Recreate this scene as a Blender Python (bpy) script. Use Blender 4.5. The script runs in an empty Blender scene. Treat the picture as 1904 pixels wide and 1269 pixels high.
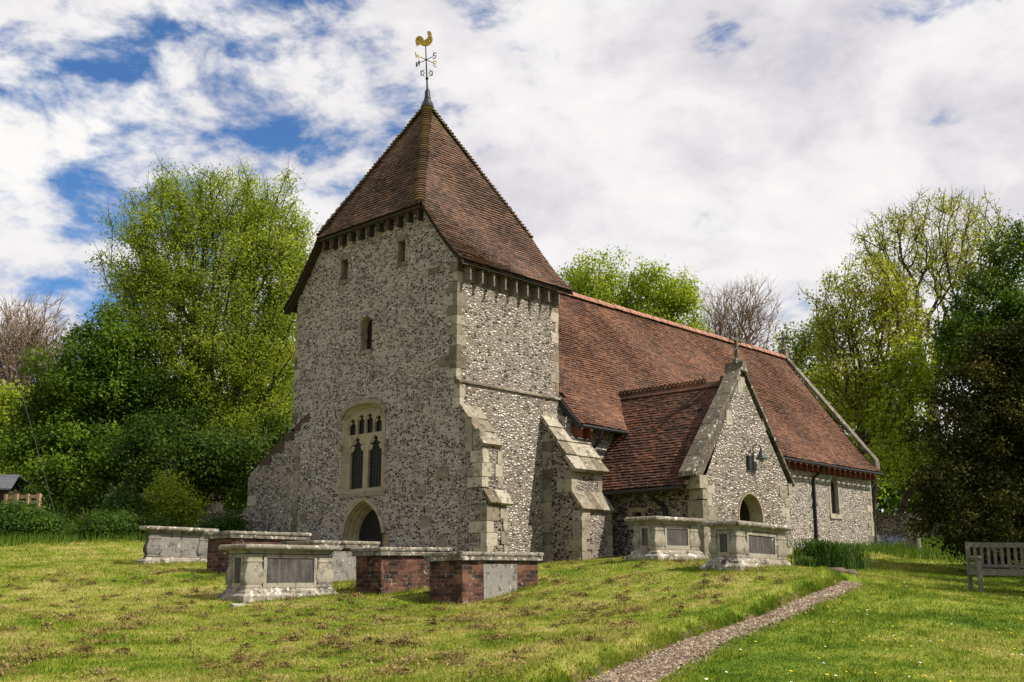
import bpy, math, random
import numpy as np
from mathutils import Vector, Matrix
from mathutils.geometry import tessellate_polygon

SC = bpy.context.scene
COL = SC.collection
rnd = random.Random(7)

# ------------------------------------------------------------------ camera maths (church axes: +x east, +y north, tower SW corner at 0,0)
IW, IH, F = 1904.0, 1269.0, 2006.5
PITCH, YAW = 0.21965171, 0.75364169
CAM = np.array([-18.72, -19.51, 1.6])
FW = np.array([math.cos(PITCH)*math.cos(YAW), math.cos(PITCH)*math.sin(YAW), math.sin(PITCH)])
RT = np.array([math.sin(YAW), -math.cos(YAW), 0.0])
UP = np.cross(RT, FW)
HF = np.array([math.cos(YAW), math.sin(YAW), 0.0])
def ray(x, y): return FW + RT*(x-IW/2)/F - UP*(y-IH/2)/F
def at(x, y, d):
    r = ray(x, y); return CAM + r*d/np.dot(r, HF)
def onpl(x, y, ax, v):
    r = ray(x, y); return CAM + r*(v-CAM[ax])/r[ax]
cam = bpy.data.cameras.new('camera'); camo = bpy.data.objects.new('camera', cam); COL.objects.link(camo)
camo.location = CAM; camo.rotation_euler = (math.pi/2+PITCH, 0, YAW-math.pi/2)
cam.sensor_width = 36; cam.sensor_fit = 'HORIZONTAL'; cam.lens = F/IW*36; cam.clip_end = 2000; cam.clip_start = .1
SC.camera = camo

# ------------------------------------------------------------------ nodes
class NT:
    def __init__(s, name):
        s.m = bpy.data.materials.new(name); s.m.use_nodes = True
        s.t = s.m.node_tree; s.n = s.t.nodes; s.n.clear()
        s.out = s.n.new('ShaderNodeOutputMaterial')
    def new(s, typ, **kw):
        n = s.n.new(typ)
        for k, v in kw.items(): setattr(n, k, v)
        return n
    def put(s, sock, v):
        if v is None: return
        if isinstance(v, bpy.types.NodeSocket): s.t.links.new(v, sock)
        else:
            if isinstance(v, (tuple, list)) and len(v) == 3 and sock.type == 'RGBA': v = (*v, 1)
            sock.default_value = v
    def coord(s, scale=(1,1,1)):
        c = s.new('ShaderNodeTexCoord').outputs['Object']
        m = s.new('ShaderNodeMapping'); s.put(m.inputs[0], c); m.inputs['Scale'].default_value = scale
        return m.outputs[0]
    def noise(s, co, scale, detail=3, rough=.55, dist=0, out=0):
        n = s.new('ShaderNodeTexNoise'); s.put(n.inputs['Vector'], co)
        for k, v in (('Scale', scale), ('Detail', detail), ('Roughness', rough), ('Distortion', dist)): n.inputs[k].default_value = v
        return n.outputs[out]
    def vor(s, co, scale, feature='F1', rand=1):
        n = s.new('ShaderNodeTexVoronoi', feature=feature); s.put(n.inputs['Vector'], co); n.inputs['Scale'].default_value = scale
        n.inputs['Randomness'].default_value = rand
        return n
    def math(s, op, a, b=None, c=None, clamp=False):
        n = s.new('ShaderNodeMath', operation=op); n.use_clamp = clamp
        for i, v in enumerate((a, b, c)): s.put(n.inputs[i], v)
        return n.outputs[0]
    def vmath(s, op, a, b=None):
        n = s.new('ShaderNodeVectorMath', operation=op); s.put(n.inputs[0], a); s.put(n.inputs[1], b); return n.outputs[0]
    def mapr(s, v, a, b, c=0., d=1., smooth=True):
        n = s.new('ShaderNodeMapRange'); n.interpolation_type = 'SMOOTHSTEP' if smooth else 'LINEAR'
        for i, q in enumerate((v, a, b, c, d)): s.put(n.inputs[i], q)
        return n.outputs[0]
    def ramp(s, v, stops, const=False):
        n = s.new('ShaderNodeValToRGB'); s.put(n.inputs[0], v); e = n.color_ramp.elements
        if const: n.color_ramp.interpolation = 'CONSTANT'
        while len(e) < len(stops): e.new(.5)
        for q, (p, c) in zip(e, stops): q.position = p; q.color = (*c, 1)
        return n.outputs[0]
    def mix(s, f, a, b, mode='MIX'):
        n = s.new('ShaderNodeMix', data_type='RGBA', blend_type=mode)
        s.put(n.inputs[0], f); s.put(n.inputs[6], a); s.put(n.inputs[7], b); return n.outputs[2]
    def attr(s, name): return s.new('ShaderNodeAttribute', attribute_name=name)
    def sep(s, c):
        n = s.new('ShaderNodeSeparateXYZ'); s.put(n.inputs[0], c); return n.outputs
    def bump(s, h, strength=1, dist=.02):
        n = s.new('ShaderNodeBump'); s.put(n.inputs['Height'], h); n.inputs['Strength'].default_value = strength; n.inputs['Distance'].default_value = dist
        return n.outputs[0]
    def done(s, color, rough=.9, normal=None, metal=0, spec=.3):
        p = s.new('ShaderNodeBsdfPrincipled'); s.put(p.inputs['Base Color'], color); s.put(p.inputs['Roughness'], rough)
        s.put(p.inputs['Metallic'], metal); p.inputs['Specular IOR Level'].default_value = spec
        if normal is not None: s.put(p.inputs['Normal'], normal)
        s.t.links.new(p.outputs[0], s.out.inputs[0]); return s.m

def mat_flint(name, mortar, dark, grey, light, bare, fdark, scale, bdist, bstr=1., edge=(.03, .13)):
    t = NT(name)
    co = t.coord((1, 1, 1.75)); rowco = t.coord((.9, .9, 9.))
    w = t.noise(co, 5, 2, .5, 0, 1)
    co2 = t.vmath('ADD', co, t.vmath('MULTIPLY', t.vmath('SUBTRACT', w, (.5, .5, .5)), (.06, .06, .04)))
    v = t.vor(co2, scale, 'F1', .85); ve = t.vor(co2, scale, 'DISTANCE_TO_EDGE', .85)
    r = t.sep(v.outputs['Color'])
    big = t.noise(co, .9, 4, .6)
    lo = t.math('MULTIPLY_ADD', r[2], .10, edge[0])
    m = t.mapr(ve.outputs['Distance'], lo, t.math('ADD', lo, edge[1]-edge[0]))
    bareth = t.math('ADD', t.math('MULTIPLY_ADD', big, 1.3, bare-.65), t.math('MULTIPLY_ADD', t.noise(rowco, 1.0, 3, .6), .9, -.45))
    pres = t.math('GREATER_THAN', r[0], bareth)
    m = t.math('MULTIPLY', m, pres)
    fine = t.noise(co, 60, 4, .65)
    med = t.noise(co, 14, 3, .6)
    g = t.math('ADD', r[1], t.math('MULTIPLY_ADD', t.noise(co, 34, 3, .7), 1.1, -.55))
    fc = t.ramp(g, [(0, dark), (fdark, dark), (min(fdark+.12, .9), grey), (.93, light)])
    core = t.mapr(ve.outputs['Distance'], t.math('ADD', lo, edge[1]-edge[0]), t.math('ADD', lo, edge[1]-edge[0]+.06))
    cort = t.mix(core, light, fc)
    fc = t.mix(.22, fc, cort)
    mc = t.mix(t.mapr(med, .3, .7), tuple(c*.78 for c in mortar), tuple(min(1, c*1.18) for c in mortar))
    mc = t.mix(t.mapr(fine, .35, .7, 0, .35), mc, tuple(c*.5 for c in mortar))
    col = t.mix(m, mc, fc)
    stain = t.mapr(t.noise(co, .8, 5, .65), .42, .72, 0, .40)
    col = t.mix(stain, col, t.mix(1., col, (.60, .54, .47), 'MULTIPLY'))
    dome = t.math('MULTIPLY', m, t.math('MULTIPLY_ADD', v.outputs['Distance'], -.9, 1.1))
    h = t.math('ADD', t.math('MULTIPLY_ADD', med, .45, dome), t.math('MULTIPLY', fine, .28))
    rough = t.math('MULTIPLY_ADD', m, -.38, .95)
    return t.done(col, rough, t.bump(h, bstr, bdist), spec=.35)

def mat_stone(name, c1, c2, lichen=0., dark=.3, scale=1., grey=(.30, .29, .27), bstr=.6):
    """dressed or weathered stone; attribute v varies it block by block; lichen spots and dark algae have shapes of their own"""
    t = NT(name); co = t.coord((scale,)*3)
    v = t.attr('v').outputs['Fac']
    n1 = t.noise(co, 2.2, 4, .65); n2 = t.noise(co, 24, 4, .7); n3 = t.noise(co, 5.5, 5, .7, .4)
    col = t.mix(t.math('MULTIPLY_ADD', n1, 1.0, t.math('MULTIPLY_ADD', v, 1.1, -.5), clamp=True), c1, c2)
    col = t.mix(t.mapr(n2, .3, .75, 0, .45), col, t.mix(1., col, (.55, .53, .5), 'MULTIPLY'))
    col = t.mix(t.mapr(n3, .5, .66, 0, dark), col, (.035, .033, .028))
    if lichen > 0:
        la = t.noise(co, 6.5, 6, .72, .6); lb_ = t.noise(co, 15, 5, .7, .8)
        sp = t.math('MAXIMUM', t.mapr(la, .685-lichen*.42, .72-lichen*.42), t.mapr(lb_, .70-lichen*.36, .74-lichen*.36))
        col = t.mix(t.math('MULTIPLY', sp, t.mapr(n2, .25, .6, .35, .95)), col, (.60, .575, .51))
        col = t.mix(t.mapr(t.noise(co, 9.5, 5, .7, .5), .72-lichen*.2, .80-lichen*.2, 0, .55), col, (.30, .21, .055))
    h = t.math('ADD', t.math('MULTIPLY', n3, .6), t.math('MULTIPLY', n2, .5))
    return t.done(col, .92, t.bump(h, bstr, .012), spec=.2)

def mat_tile(name, stops, moss=0., moss_h=None):
    t = NT(name); co = t.coord()
    v = t.attr('v').outputs['Fac']
    n1 = t.noise(co, .9, 4, .65); n2 = t.noise(co, 30, 3, .6)
    k = t.math('ADD', t.math('MULTIPLY_ADD', v, .46, .02), t.math('MULTIPLY_ADD', n1, 1.0, -.28))
    k = t.math('ADD', k, t.math('MULTIPLY_ADD', n2, .22, -.11), clamp=True)
    col = t.ramp(k, stops)
    col = t.mix(t.mapr(t.noise(co, 3.4, 5, .7), .52, .7, 0, .6), col, t.mix(1., col, (.32, .30, .29), 'MULTIPLY'))
    col = t.mix(t.mapr(t.noise(co, 42, 2, .5), .62, .72, 0, .5), col, (.42, .38, .30))
    if moss > 0:
        mm = t.mapr(t.math('ADD', t.noise(co, 1.6, 5, .7), t.mapr(t.sep(co)[2], moss_h[0], moss_h[1], 0, .28)), .62, .82, 0, moss)
        col = t.mix(mm, col, (.135, .115, .035))
    return t.done(col, .88, t.bump(t.noise(co, 45, 3, .6), .5, .006), spec=.25)

def mat_brick(name):
    t = NT(name); c = t.coord()
    s = t.sep(c); cb = t.new('ShaderNodeCombineXYZ'); t.put(cb.inputs[0], t.math('ADD', s[0], s[1])); t.put(cb.inputs[1], s[2])
    w = t.vmath('ADD', cb.outputs[0], t.vmath('MULTIPLY', t.noise(c, 7, 2, .5, 0, 1), (.012, .012, 0)))
    b = t.new('ShaderNodeTexBrick'); t.put(b.inputs['Vector'], w)
    for k, v in (('Color1', (0, 0, 0, 1)), ('Color2', (1, 1, 1, 1)), ('Mortar', (.5, .5, .5, 1)), ('Scale', 1), ('Mortar Size', .0045), ('Mortar Smooth', .3), ('Brick Width', .22), ('Row Height', .072)): b.inputs[k].default_value = v
    n1 = t.noise(c, 3, 4, .65); n2 = t.noise(c, 26, 4, .7)
    k = t.math('ADD', t.sep(b.outputs[0])[0], t.math('MULTIPLY_ADD', n2, .6, -.3), clamp=True)
    col = t.ramp(k, [(0, (.026, .018, .016)), (.35, (.066, .030, .022)), (.7, (.112, .049, .032)), (1, (.165, .082, .053))])
    col = t.mix(t.math('MULTIPLY', b.outputs['Fac'], t.mapr(n2, .35, .6, .2, .9)), col, (.19, .145, .11))
    d = t.vmath('ADD', c, t.vmath('MULTIPLY', t.noise(c, 9, 2, .5, 0, 1), (.09, .09, .09)))
    col = t.mix(t.mapr(t.noise(c, 10, 6, .72, .7), .60, .66, 0, .8), col, (.48, .44, .38))
    col = t.mix(t.mapr(n1, .45, .62, 0, .8), col, t.mix(1., col, (.25, .24, .25), 'MULTIPLY'))
    col = t.mix(t.mapr(t.noise(c, 60, 3, .7), .60, .70, 0, .55), col, (.44, .40, .35))
    h = t.math('ADD', t.math('MULTIPLY', b.outputs['Fac'], -1), t.math('MULTIPLY', n2, .6))
    return t.done(col, .92, t.bump(h, .8, .012), spec=.2)

def mat_plain(name, c, rough=.7, metal=0, var=.35, nscale=12, bstr=.3, spec=.3):
    t = NT(name); co = t.coord()
    n = t.noise(co, nscale, 4, .65)
    col = t.mix(t.mapr(n, .3, .7), tuple(x*(1-var) for x in c), tuple(min(1, x*(1+var)) for x in c))
    return t.done(col, rough, t.bump(n, bstr, .006), metal, spec)

def mat_wood(name, c, scale=(4, 4, 30)):
    t = NT(name); co = t.coord(scale)
    n = t.noise(co, 1.6, 5, .65, .6)
    col = t.mix(t.mapr(n, .3, .72), tuple(x*.55 for x in c), tuple(min(1, x*1.25) for x in c))
    return t.done(col, .85, t.bump(n, .5, .006), spec=.2)

def mat_slate(name, c):
    t = NT(name); co = t.coord()
    n1 = t.noise(co, 3, 4, .7); st = t.noise(t.coord((9, 9, .8)), 2, 4, .7)
    col = t.mix(t.mapr(n1, .3, .7), tuple(x*.6 for x in c), tuple(x*1.3 for x in c))
    col = t.mix(t.mapr(st, .45, .75, 0, .5), col, (.16, .15, .135))
    z = t.sep(co)[2]
    row = t.math('GREATER_THAN', t.math('FRACT', t.math('MULTIPLY', z, 27)), .55)
    let = t.mapr(t.noise(t.coord((60, 60, 14)), 1, 3, .7), .5, .56)
    wide = t.mapr(t.noise(t.coord((2.2, 2.2, 9)), 1, 1, .5), .42, .48)
    f = t.math('MULTIPLY', t.math('MULTIPLY', row, let), t.math('MULTIPLY', wide, .22))
    col = t.mix(f, col, (.26, .25, .23))
    l = t.vor(co, 5.5); lr = t.sep(l.outputs['Color'])
    col = t.mix(t.math('MULTIPLY', t.mapr(l.outputs['Distance'], .16, .1, 0, .8), t.math('LESS_THAN', lr[0], .1)), col, (.5, .48, .42))
    return t.done(col, .75, t.bump(n1, .2, .004), spec=.3)

def mat_leaf(name, stops, trans=.42, rough=.55):
    t = NT(name)
    v = t.attr('v').outputs['Fac']
    col = t.ramp(v, stops)
    d = t.new('ShaderNodeBsdfPrincipled'); t.put(d.inputs['Base Color'], col); d.inputs['Roughness'].default_value = rough; d.inputs['Specular IOR Level'].default_value = .10 if rough < .8 else .05
    tr = t.new('ShaderNodeBsdfTranslucent'); t.put(tr.inputs[0], t.mix(1., col, (1.25, 1.2, .6), 'MULTIPLY'))
    m = t.new('ShaderNodeMixShader'); m.inputs[0].default_value = trans
    t.t.links.new(d.outputs[0], m.inputs[1]); t.t.links.new(tr.outputs[0], m.inputs[2]); t.t.links.new(m.outputs[0], t.out.inputs[0])
    return t.m

GREEN1, GREEN2, DRY, BROWN = (.098, .162, .014), (.205, .25, .027), (.37, .33, .098), (.085, .060, .028)
def grass_color(t, co, rand=None):
    """lawn colour from the place on the lawn: green right of the path, yellower and drier on the mown mound"""
    a = t.noise(co, .55, 4, .6); b = t.noise(co, 2.6, 4, .65); s = t.sep(co)
    # dry mown mound to the left of the gravel path
    q = t.math('ADD', t.math('MULTIPLY', s[0], -RT[0]+.53*HF[0]), t.math('MULTIPLY_ADD', s[1], -RT[1]+.53*HF[1], 11.6))
    dryl = t.mapr(q, -1.2, 2.2, .02, .155)
    k = t.math('ADD', t.math('MULTIPLY_ADD', a, .9, -.19), t.math('MULTIPLY_ADD', b, .75, t.math('ADD', dryl, -.10)))
    if rand is not None: k = t.math('ADD', k, t.math('MULTIPLY_ADD', rand, .34, -.17))
    col = t.ramp(k, [(.24, (.050, .095, .009)), (.46, GREEN1), (.64, GREEN2), (.83, DRY), (1, (.44, .36, .17))])
    return col, b
def mat_ground():
    t = NT('lawn_ground'); co = t.coord()
    col, b = grass_color(t, co)
    f = t.noise(co, 38, 4, .7); m = t.noise(co, 9, 3, .6)
    col = t.mix(t.mapr(f, .35, .7, 0, .7), col, t.mix(1., col, (.45, .45, .4), 'MULTIPLY'))
    h = t.math('ADD', f, t.math('MULTIPLY', m, .8))
    return t.done(col, .95, t.bump(h, .9, .03), spec=.1)
def mat_blades():
    t = NT('grass_blades'); co = t.coord()
    v = t.attr('v').outputs['Fac']
    col, b = grass_color(t, co, v)
    d = t.new('ShaderNodeBsdfDiffuse'); t.put(d.inputs[0], col)
    tr = t.new('ShaderNodeBsdfTranslucent'); t.put(tr.inputs[0], col)
    m = t.new('ShaderNodeMixShader'); m.inputs[0].default_value = .35
    t.t.links.new(d.outputs[0], m.inputs[1]); t.t.links.new(tr.outputs[0], m.inputs[2]); t.t.links.new(m.outputs[0], t.out.inputs[0])
    return t.m
def mat_gravel():
    t = NT('gravel'); co = t.coord()
    v = t.vor(co, 26); r = t.sep(v.outputs['Color'])
    col = t.ramp(r[0], [(0, (.085, .062, .040)), (.35, (.195, .145, .098)), (.7, (.29, .222, .155)), (1, (.44, .36, .275))])
    col = t.mix(t.mapr(t.noise(co, 1.3, 4, .6), .45, .75, 0, .5), col, (.17, .125, .09))
    col = t.mix(t.mapr(v.outputs['Distance'], .45, .75, 0, .6), col, (.07, .05, .04))
    return t.done(col, .95, t.bump(t.math('MULTIPLY', v.outputs['Distance'], -1), 1, .03), spec=.15)

def mat_glass_lead():
    t = NT('leaded_glass'); co = t.coord()
    n = t.noise(co, 9, 2, .5)
    col = t.mix(n, (.004, .004, .005), (.012, .013, .013))
    return t.done(col, .35, t.bump(n, .35, .01), spec=.12)

M = {}
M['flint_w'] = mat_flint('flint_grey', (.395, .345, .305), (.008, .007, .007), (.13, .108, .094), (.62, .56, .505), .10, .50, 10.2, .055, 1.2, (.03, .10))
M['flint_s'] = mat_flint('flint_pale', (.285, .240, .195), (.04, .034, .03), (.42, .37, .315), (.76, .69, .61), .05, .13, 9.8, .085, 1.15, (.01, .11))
M['flint_n'] = mat_flint('flint_nave', (.35, .306, .262), (.020, .017, .016), (.30, .262, .222), (.78, .71, .63), .06, .28, 11.5, .07, 1.15, (.02, .11))
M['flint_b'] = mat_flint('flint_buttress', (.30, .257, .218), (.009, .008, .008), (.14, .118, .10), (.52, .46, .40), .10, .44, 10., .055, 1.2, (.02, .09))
M['ashlar'] = mat_stone('ashlar', (.115, .096, .068), (.34, .30, .235), .06, .7)
M['ashlar_warm'] = mat_stone('ashlar_warm', (.225, .165, .095), (.37, .325, .245), 0., .4)
M['ashlar_pale'] = mat_stone('ashlar_pale', (.17, .145, .105), (.40, .36, .285), .14, .75)
M['coping'] = mat_stone('coping_stone', (.055, .046, .034), (.17, .145, .108), .22, .9)
M['cap'] = mat_stone('capstone', (.125, .098, .066), (.36, .32, .255), .20, .95, 1.3)
M['tomb'] = mat_stone('tomb_stone', (.17, .150, .115), (.38, .35, .285), .12, .6)
M['tomb_lichen'] = mat_stone('tomb_plinth_stone', (.12, .098, .072), (.33, .30, .245), .28, .95)
M['tomb_grey'] = mat_stone('tomb_grey_stone', (.105, .098, .09), (.29, .275, .25), .12, .85, 1.6)
M['slab'] = mat_stone('slab_stone', (.085, .072, .052), (.29, .262, .215), .27, .95, 1.2)
M['brown_steps'] = mat_stone('brown_steps', (.05, .034, .026), (.15, .095, .068), .05, .5)
M['brick'] = mat_brick('old_brick')
M['slate'] = mat_slate('slate', (.048, .044, .042))
M['tile_tower'] = mat_tile('tile_tower', [(0, (.026, .018, .015)), (.3, (.064, .038, .028)), (.6, (.112, .061, .040)), (.85, (.165, .088, .055)), (1, (.27, .175, .115))], .6, (13.6, 16.6))
M['tile_nave'] = mat_tile('tile_nave', [(0, (.024, .014, .011)), (.25, (.064, .029, .018)), (.55, (.108, .048, .028)), (.82, (.172, .078, .042)), (1, (.37, .22, .135))], .2, (9.0, 14.))
M['tile_porch'] = mat_tile('tile_porch', [(0, (.018, .012, .009)), (.3, (.048, .023, .015)), (.6, (.090, .037, .021)), (.85, (.160, .064, .033)), (1, (.28, .15, .085))], .15, (5., 9.))
M['ridge'] = mat_plain('ridge_tile', (.29, .145, .10), .85, 0, .3, 6)
M['bonnet'] = mat_tile('tile_bonnet', [(0, (.05, .034, .024)), (.4, (.125, .075, .045)), (.8, (.20, .13, .075)), (1, (.28, .21, .13))], .7, (11.0, 15.9))
M['dark_wood'] = mat_wood('dark_wood', (.045, .032, .026))
M['rafter_pale'] = mat_wood('weathered_rafter', (.17, .14, .12))
M['rafter_red'] = mat_wood('red_rafter', (.16, .05, .028))
M['bench_wood'] = mat_wood('bench_wood', (.165, .15, .125), (30, 30, 30))
M['fence_wood'] = mat_wood('pallet_wood', (.36, .25, .15), (8, 8, 30))
M['black'] = mat_plain('black_iron', (.014, .014, .015), .5, 0, .3, 20, .2)
M['deck'] = mat_plain('roof_deck', (.03, .022, .018), .95)
M['gold'] = mat_plain('gilding', (.34, .225, .035), .35, .85, .35, 14, .2)
M['lampmetal'] = mat_plain('lamp_metal', (.035, .042, .045), .45, .3, .3, 20, .2)
M['lead'] = mat_plain('lead_sheet', (.30, .30, .31), .6, .2, .3, 8)
M['glass'] = mat_glass_lead()
M['shade_sheet'] = mat_plain('interior_shade', (.012, .010, .009), .95)  # near-black sheet colour stands in for the unlit space behind openings
M['door'] = mat_wood('oak_door', (.018, .014, .012), (14, 14, 2))
M['plaster'] = mat_plain('porch_plaster', (.34, .28, .20), .95, 0, .2, 4)
M['bark'] = mat_wood('bark', (.050, .040, .030), (5, 5, 1.6))
M['bark_pale'] = mat_wood('bark_twig', (.21, .150, .105), (5, 5, 1.6))
M['ground'] = mat_ground(); M['blades'] = mat_blades(); M['gravel'] = mat_gravel()
M['soil'] = mat_plain('path_bank', (.085, .064, .026), .95, 0, .5, 10, .8)

# ------------------------------------------------------------------ mesh builder
class MB:
    def __init__(s): s.v = []; s.f = []; s.a = []; s.mi = []; s.cur = 0; s.val = .5
    def face(s, pts, val=None):
        i = len(s.v); s.v.extend(tuple(map(float, p)) for p in pts); s.f.append(tuple(range(i, i+len(pts)))); s.a.append(s.val if val is None else val); s.mi.append(s.cur)
    def box(s, lo, hi, val=None, jit=0., mtx=None):
        x0, y0, z0 = lo; x1, y1, z1 = hi
        c = [(x0,y0,z0),(x1,y0,z0),(x1,y1,z0),(x0,y1,z0),(x0,y0,z1),(x1,y0,z1),(x1,y1,z1),(x0,y1,z1)]
        if jit: c = [tuple(q+rnd.uniform(-jit, jit) for q in p) for p in c]
        if mtx is not None: c = [tuple(mtx @ Vector(p)) for p in c]
        s.hexa(c, val)
    def hexa(s, c, val=None):
        i = len(s.v); s.v.extend(tuple(map(float, p)) for p in c)
        for q in ((0,3,2,1),(4,5,6,7),(0,1,5,4),(1,2,6,5),(2,3,7,6),(3,0,4,7)):
            s.f.append(tuple(i+k for k in q)); s.a.append(s.val if val is None else val); s.mi.append(s.cur)
    def prism(s, poly, fn, d0, d1, val=None, caps=True):
        """poly 2d outline swept from depth d0 to d1 through fn(u, v, d)"""
        a = [fn(u, v, d0) for u, v in poly]; b = [fn(u, v, d1) for u, v in poly]; n = len(poly)
        i = len(s.v); s.v.extend(tuple(map(float, p)) for p in a+b)
        fs = [(i+k, i+(k+1) % n, i+n+(k+1) % n, i+n+k) for k in range(n)]
        if caps:
            for tri in tessellate_polygon([[Vector((u, v, 0)) for u, v in poly]]):
                fs.append(tuple(i+k for k in tri)); fs.append(tuple(i+n+k for k in reversed(tri)))
        for q in fs: s.f.append(q); s.a.append(s.val if val is None else val); s.mi.append(s.cur)
    def plate(s, outer, holes, fn, d=0., reveal=None):
        """flat wall with openings; reveal = depth to which each opening's edge is turned in"""
        loops = [outer]+list(holes); flat = [p for l in loops for p in l]
        i = len(s.v); s.v.extend(tuple(map(float, fn(u, v, d))) for u, v in flat)
        for tri in tessellate_polygon([[Vector((u, v, 0)) for u, v in l] for l in loops]):
            s.f.append(tuple(i+k for k in tri)); s.a.append(s.val); s.mi.append(s.cur)
        if reveal is not None:
            for h in holes:
                n = len(h)
                for k in range(n):
                    (u0, v0), (u1, v1) = h[k], h[(k+1) % n]
                    s.face([fn(u0, v0, d), fn(u1, v1, d), fn(u1, v1, reveal), fn(u0, v0, reveal)])
    def ring(s, outer, inner, fn, d0, d1):
        n = len(outer)
        for k in range(n):
            j = (k+1) % n
            s.face([fn(*outer[k], d0), fn(*outer[j], d0), fn(*inner[j], d1), fn(*inner[k], d1)])
    def tube(s, pts, rad, n=8, val=None, caps=True):
        pts = [Vector(p) for p in pts]; rad = [rad]*len(pts) if isinstance(rad, (int, float)) else rad
        i = len(s.v); prev = None
        for k, p in enumerate(pts):
            d = (pts[min(k+1, len(pts)-1)]-pts[max(k-1, 0)]).normalized()
            if prev is None: a = d.orthogonal().normalized()
            else: a = (prev-d*prev.dot(d)).normalized()
            prev = a; b = d.cross(a)
            for j in range(n):
                t = 2*math.pi*j/n; q = p+(a*math.cos(t)+b*math.sin(t))*rad[k]; s.v.append(tuple(q))
        for k in range(len(pts)-1):
            for j in range(n):
                jj = (j+1) % n
                s.f.append((i+k*n+j, i+k*n+jj, i+(k+1)*n+jj, i+(k+1)*n+j)); s.a.append(s.val if val is None else val); s.mi.append(s.cur)
        if caps:
            for o in (i, i+(len(pts)-1)*n): s.f.append(tuple(o+j for j in range(n))); s.a.append(s.val); s.mi.append(s.cur)
    def lathe(s, prof, c, n=12, power=2., val=None):
        """prof: (radius, z); power > 2 gives a squarish section"""
        i = len(s.v)
        for r, z in prof:
            for j in range(n):
                t = 2*math.pi*(j+.5)/n; x, y = math.cos(t), math.sin(t)
                k = (abs(x)**power+abs(y)**power)**(-1/power)
                s.v.append((c[0]+x*k*r, c[1]+y*k*r, c[2]+z))
        for k in range(len(prof)-1):
            for j in range(n):
                jj = (j+1) % n
                s.f.append((i+k*n+j, i+k*n+jj, i+(k+1)*n+jj, i+(k+1)*n+j)); s.a.append(s.val if val is None else val); s.mi.append(s.cur)
        s.f.append(tuple(i+j for j in range(n))); s.a.append(s.val); s.mi.append(s.cur)
        o = i+(len(prof)-1)*n; s.f.append(tuple(o+j for j in range(n))); s.a.append(s.val); s.mi.append(s.cur)
    def build(s, name, mats, parent=None, smooth=False, loc=None):
        me = bpy.data.meshes.new(name); off = Vector(loc) if loc is not None else None
        vs = s.v if off is None else [(x-off.x, y-off.y, z-off.z) for x, y, z in s.v]
        me.from_pydata(vs, [], s.f)
        for m in (mats if isinstance(mats, (list, tuple)) else [mats]): me.materials.append(M[m] if isinstance(m, str) else m)
        me.polygons.foreach_set('material_index', s.mi)
        a = me.attributes.new('v', 'FLOAT', 'FACE'); a.data.foreach_set('value', s.a)
        if smooth: me.polygons.foreach_set('use_smooth', [True]*len(s.f))
        return link(name, me, parent, loc)
def link(name, me, parent=None, loc=None, local=False):
    o = bpy.data.objects.new(name, me); COL.objects.link(o)
    if parent is not None:
        o.parent = parent
        if not local and parent.parent is None: o.matrix_parent_inverse = Matrix.Translation(-parent.location)
    if loc is not None: o.location = loc
    return o
def npmesh(name, verts, quads, mat, vals=None, parent=None, smooth=False):
    """fast mesh from numpy arrays; quads (n,3|4)"""
    me = bpy.data.meshes.new(name); k = quads.shape[1]
    me.vertices.add(len(verts)); me.vertices.foreach_set('co', np.asarray(verts, np.float32).ravel())
    me.loops.add(quads.size); me.loops.foreach_set('vertex_index', quads.astype(np.int32).ravel())
    me.polygons.add(len(quads)); me.polygons.foreach_set('loop_start', np.arange(0, quads.size, k, dtype=np.int32))
    try: me.polygons.foreach_set('loop_total', np.full(len(quads), k, np.int32))
    except Exception: pass
    if vals is not None:
        a = me.attributes.new('v', 'FLOAT', 'FACE'); a.data.foreach_set('value', np.asarray(vals, np.float32))
    me.materials.append(mat); me.update(calc_edges=True)
    if smooth: me.polygons.foreach_set('use_smooth', np.ones(len(quads), bool))
    return link(name, me, parent)
def tag(o, label=None, cat=None, group=None, kind=None):
    for k, v in (('label', label), ('category', cat), ('group', group), ('kind', kind)):
        if v: o[k] = v
    return o
def empty(name, loc, label, cat, group=None):
    o = bpy.data.objects.new(name, None); COL.objects.link(o); o.location = loc; o.empty_display_size = .3
    return tag(o, label, cat, group)

# ------------------------------------------------------------------ terrain
def cpt(x, y, d): p = at(x, y, d); return (p[0], p[1], p[2])
CTRL = [(CAM[0], CAM[1], 0.)] + [cpt(*q) for q in (
    (0,1269,10), (952,1269,10), (1904,1269,10.3), (452,1125,18), (860,1129,18.3), (708,1108,19.3), (580,1088,21.2), (427,1069,21.5), (268,1050,24),
    (1224,1048,21), (1378,1072,18.3), (1480,1070,18.6), (1820,1103,20), (1010,1056,27.2), (1135,1039,28.4), (1180,1041,24.5), (1517,1023,38), (1628,1016,42.9),
    (1700,1050,30), (1700,1022,38), (50,1006,33), (250,1006,33), (430,1012,31), (100,1105,19), (0,1050,25), (1904,1180,13.5), (1904,1075,26), (0,1150,15), (1590,1087,19.6), (1640,1060,26))]
CTRL += [(-.5, 3.5, 1.78), (-.6, 7, 1.95), (-.6, 9.5, 2.25), (-.5, -1.2, 1.95), (7, -4.5, 2.3), (10, 0, 2.5)]
for ang, r, z in ((-60,40,-.5),(-40,70,2.),(-25,70,4.0),(-10,70,4.6),(5,70,5.),(20,70,5.4),(35,70,5.6),(60,50,2.5),(100,40,-1.5),(180,40,-3.),(-100,40,-2.5),(-26,45,3.3),(26,45,4.1)):
    a = YAW+math.radians(ang); CTRL.append((CAM[0]+r*math.cos(a), CAM[1]+r*math.sin(a), z))
CTRL = np.array(CTRL)
def _phi(r): return r**1.5
_n = len(CTRL)
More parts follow.
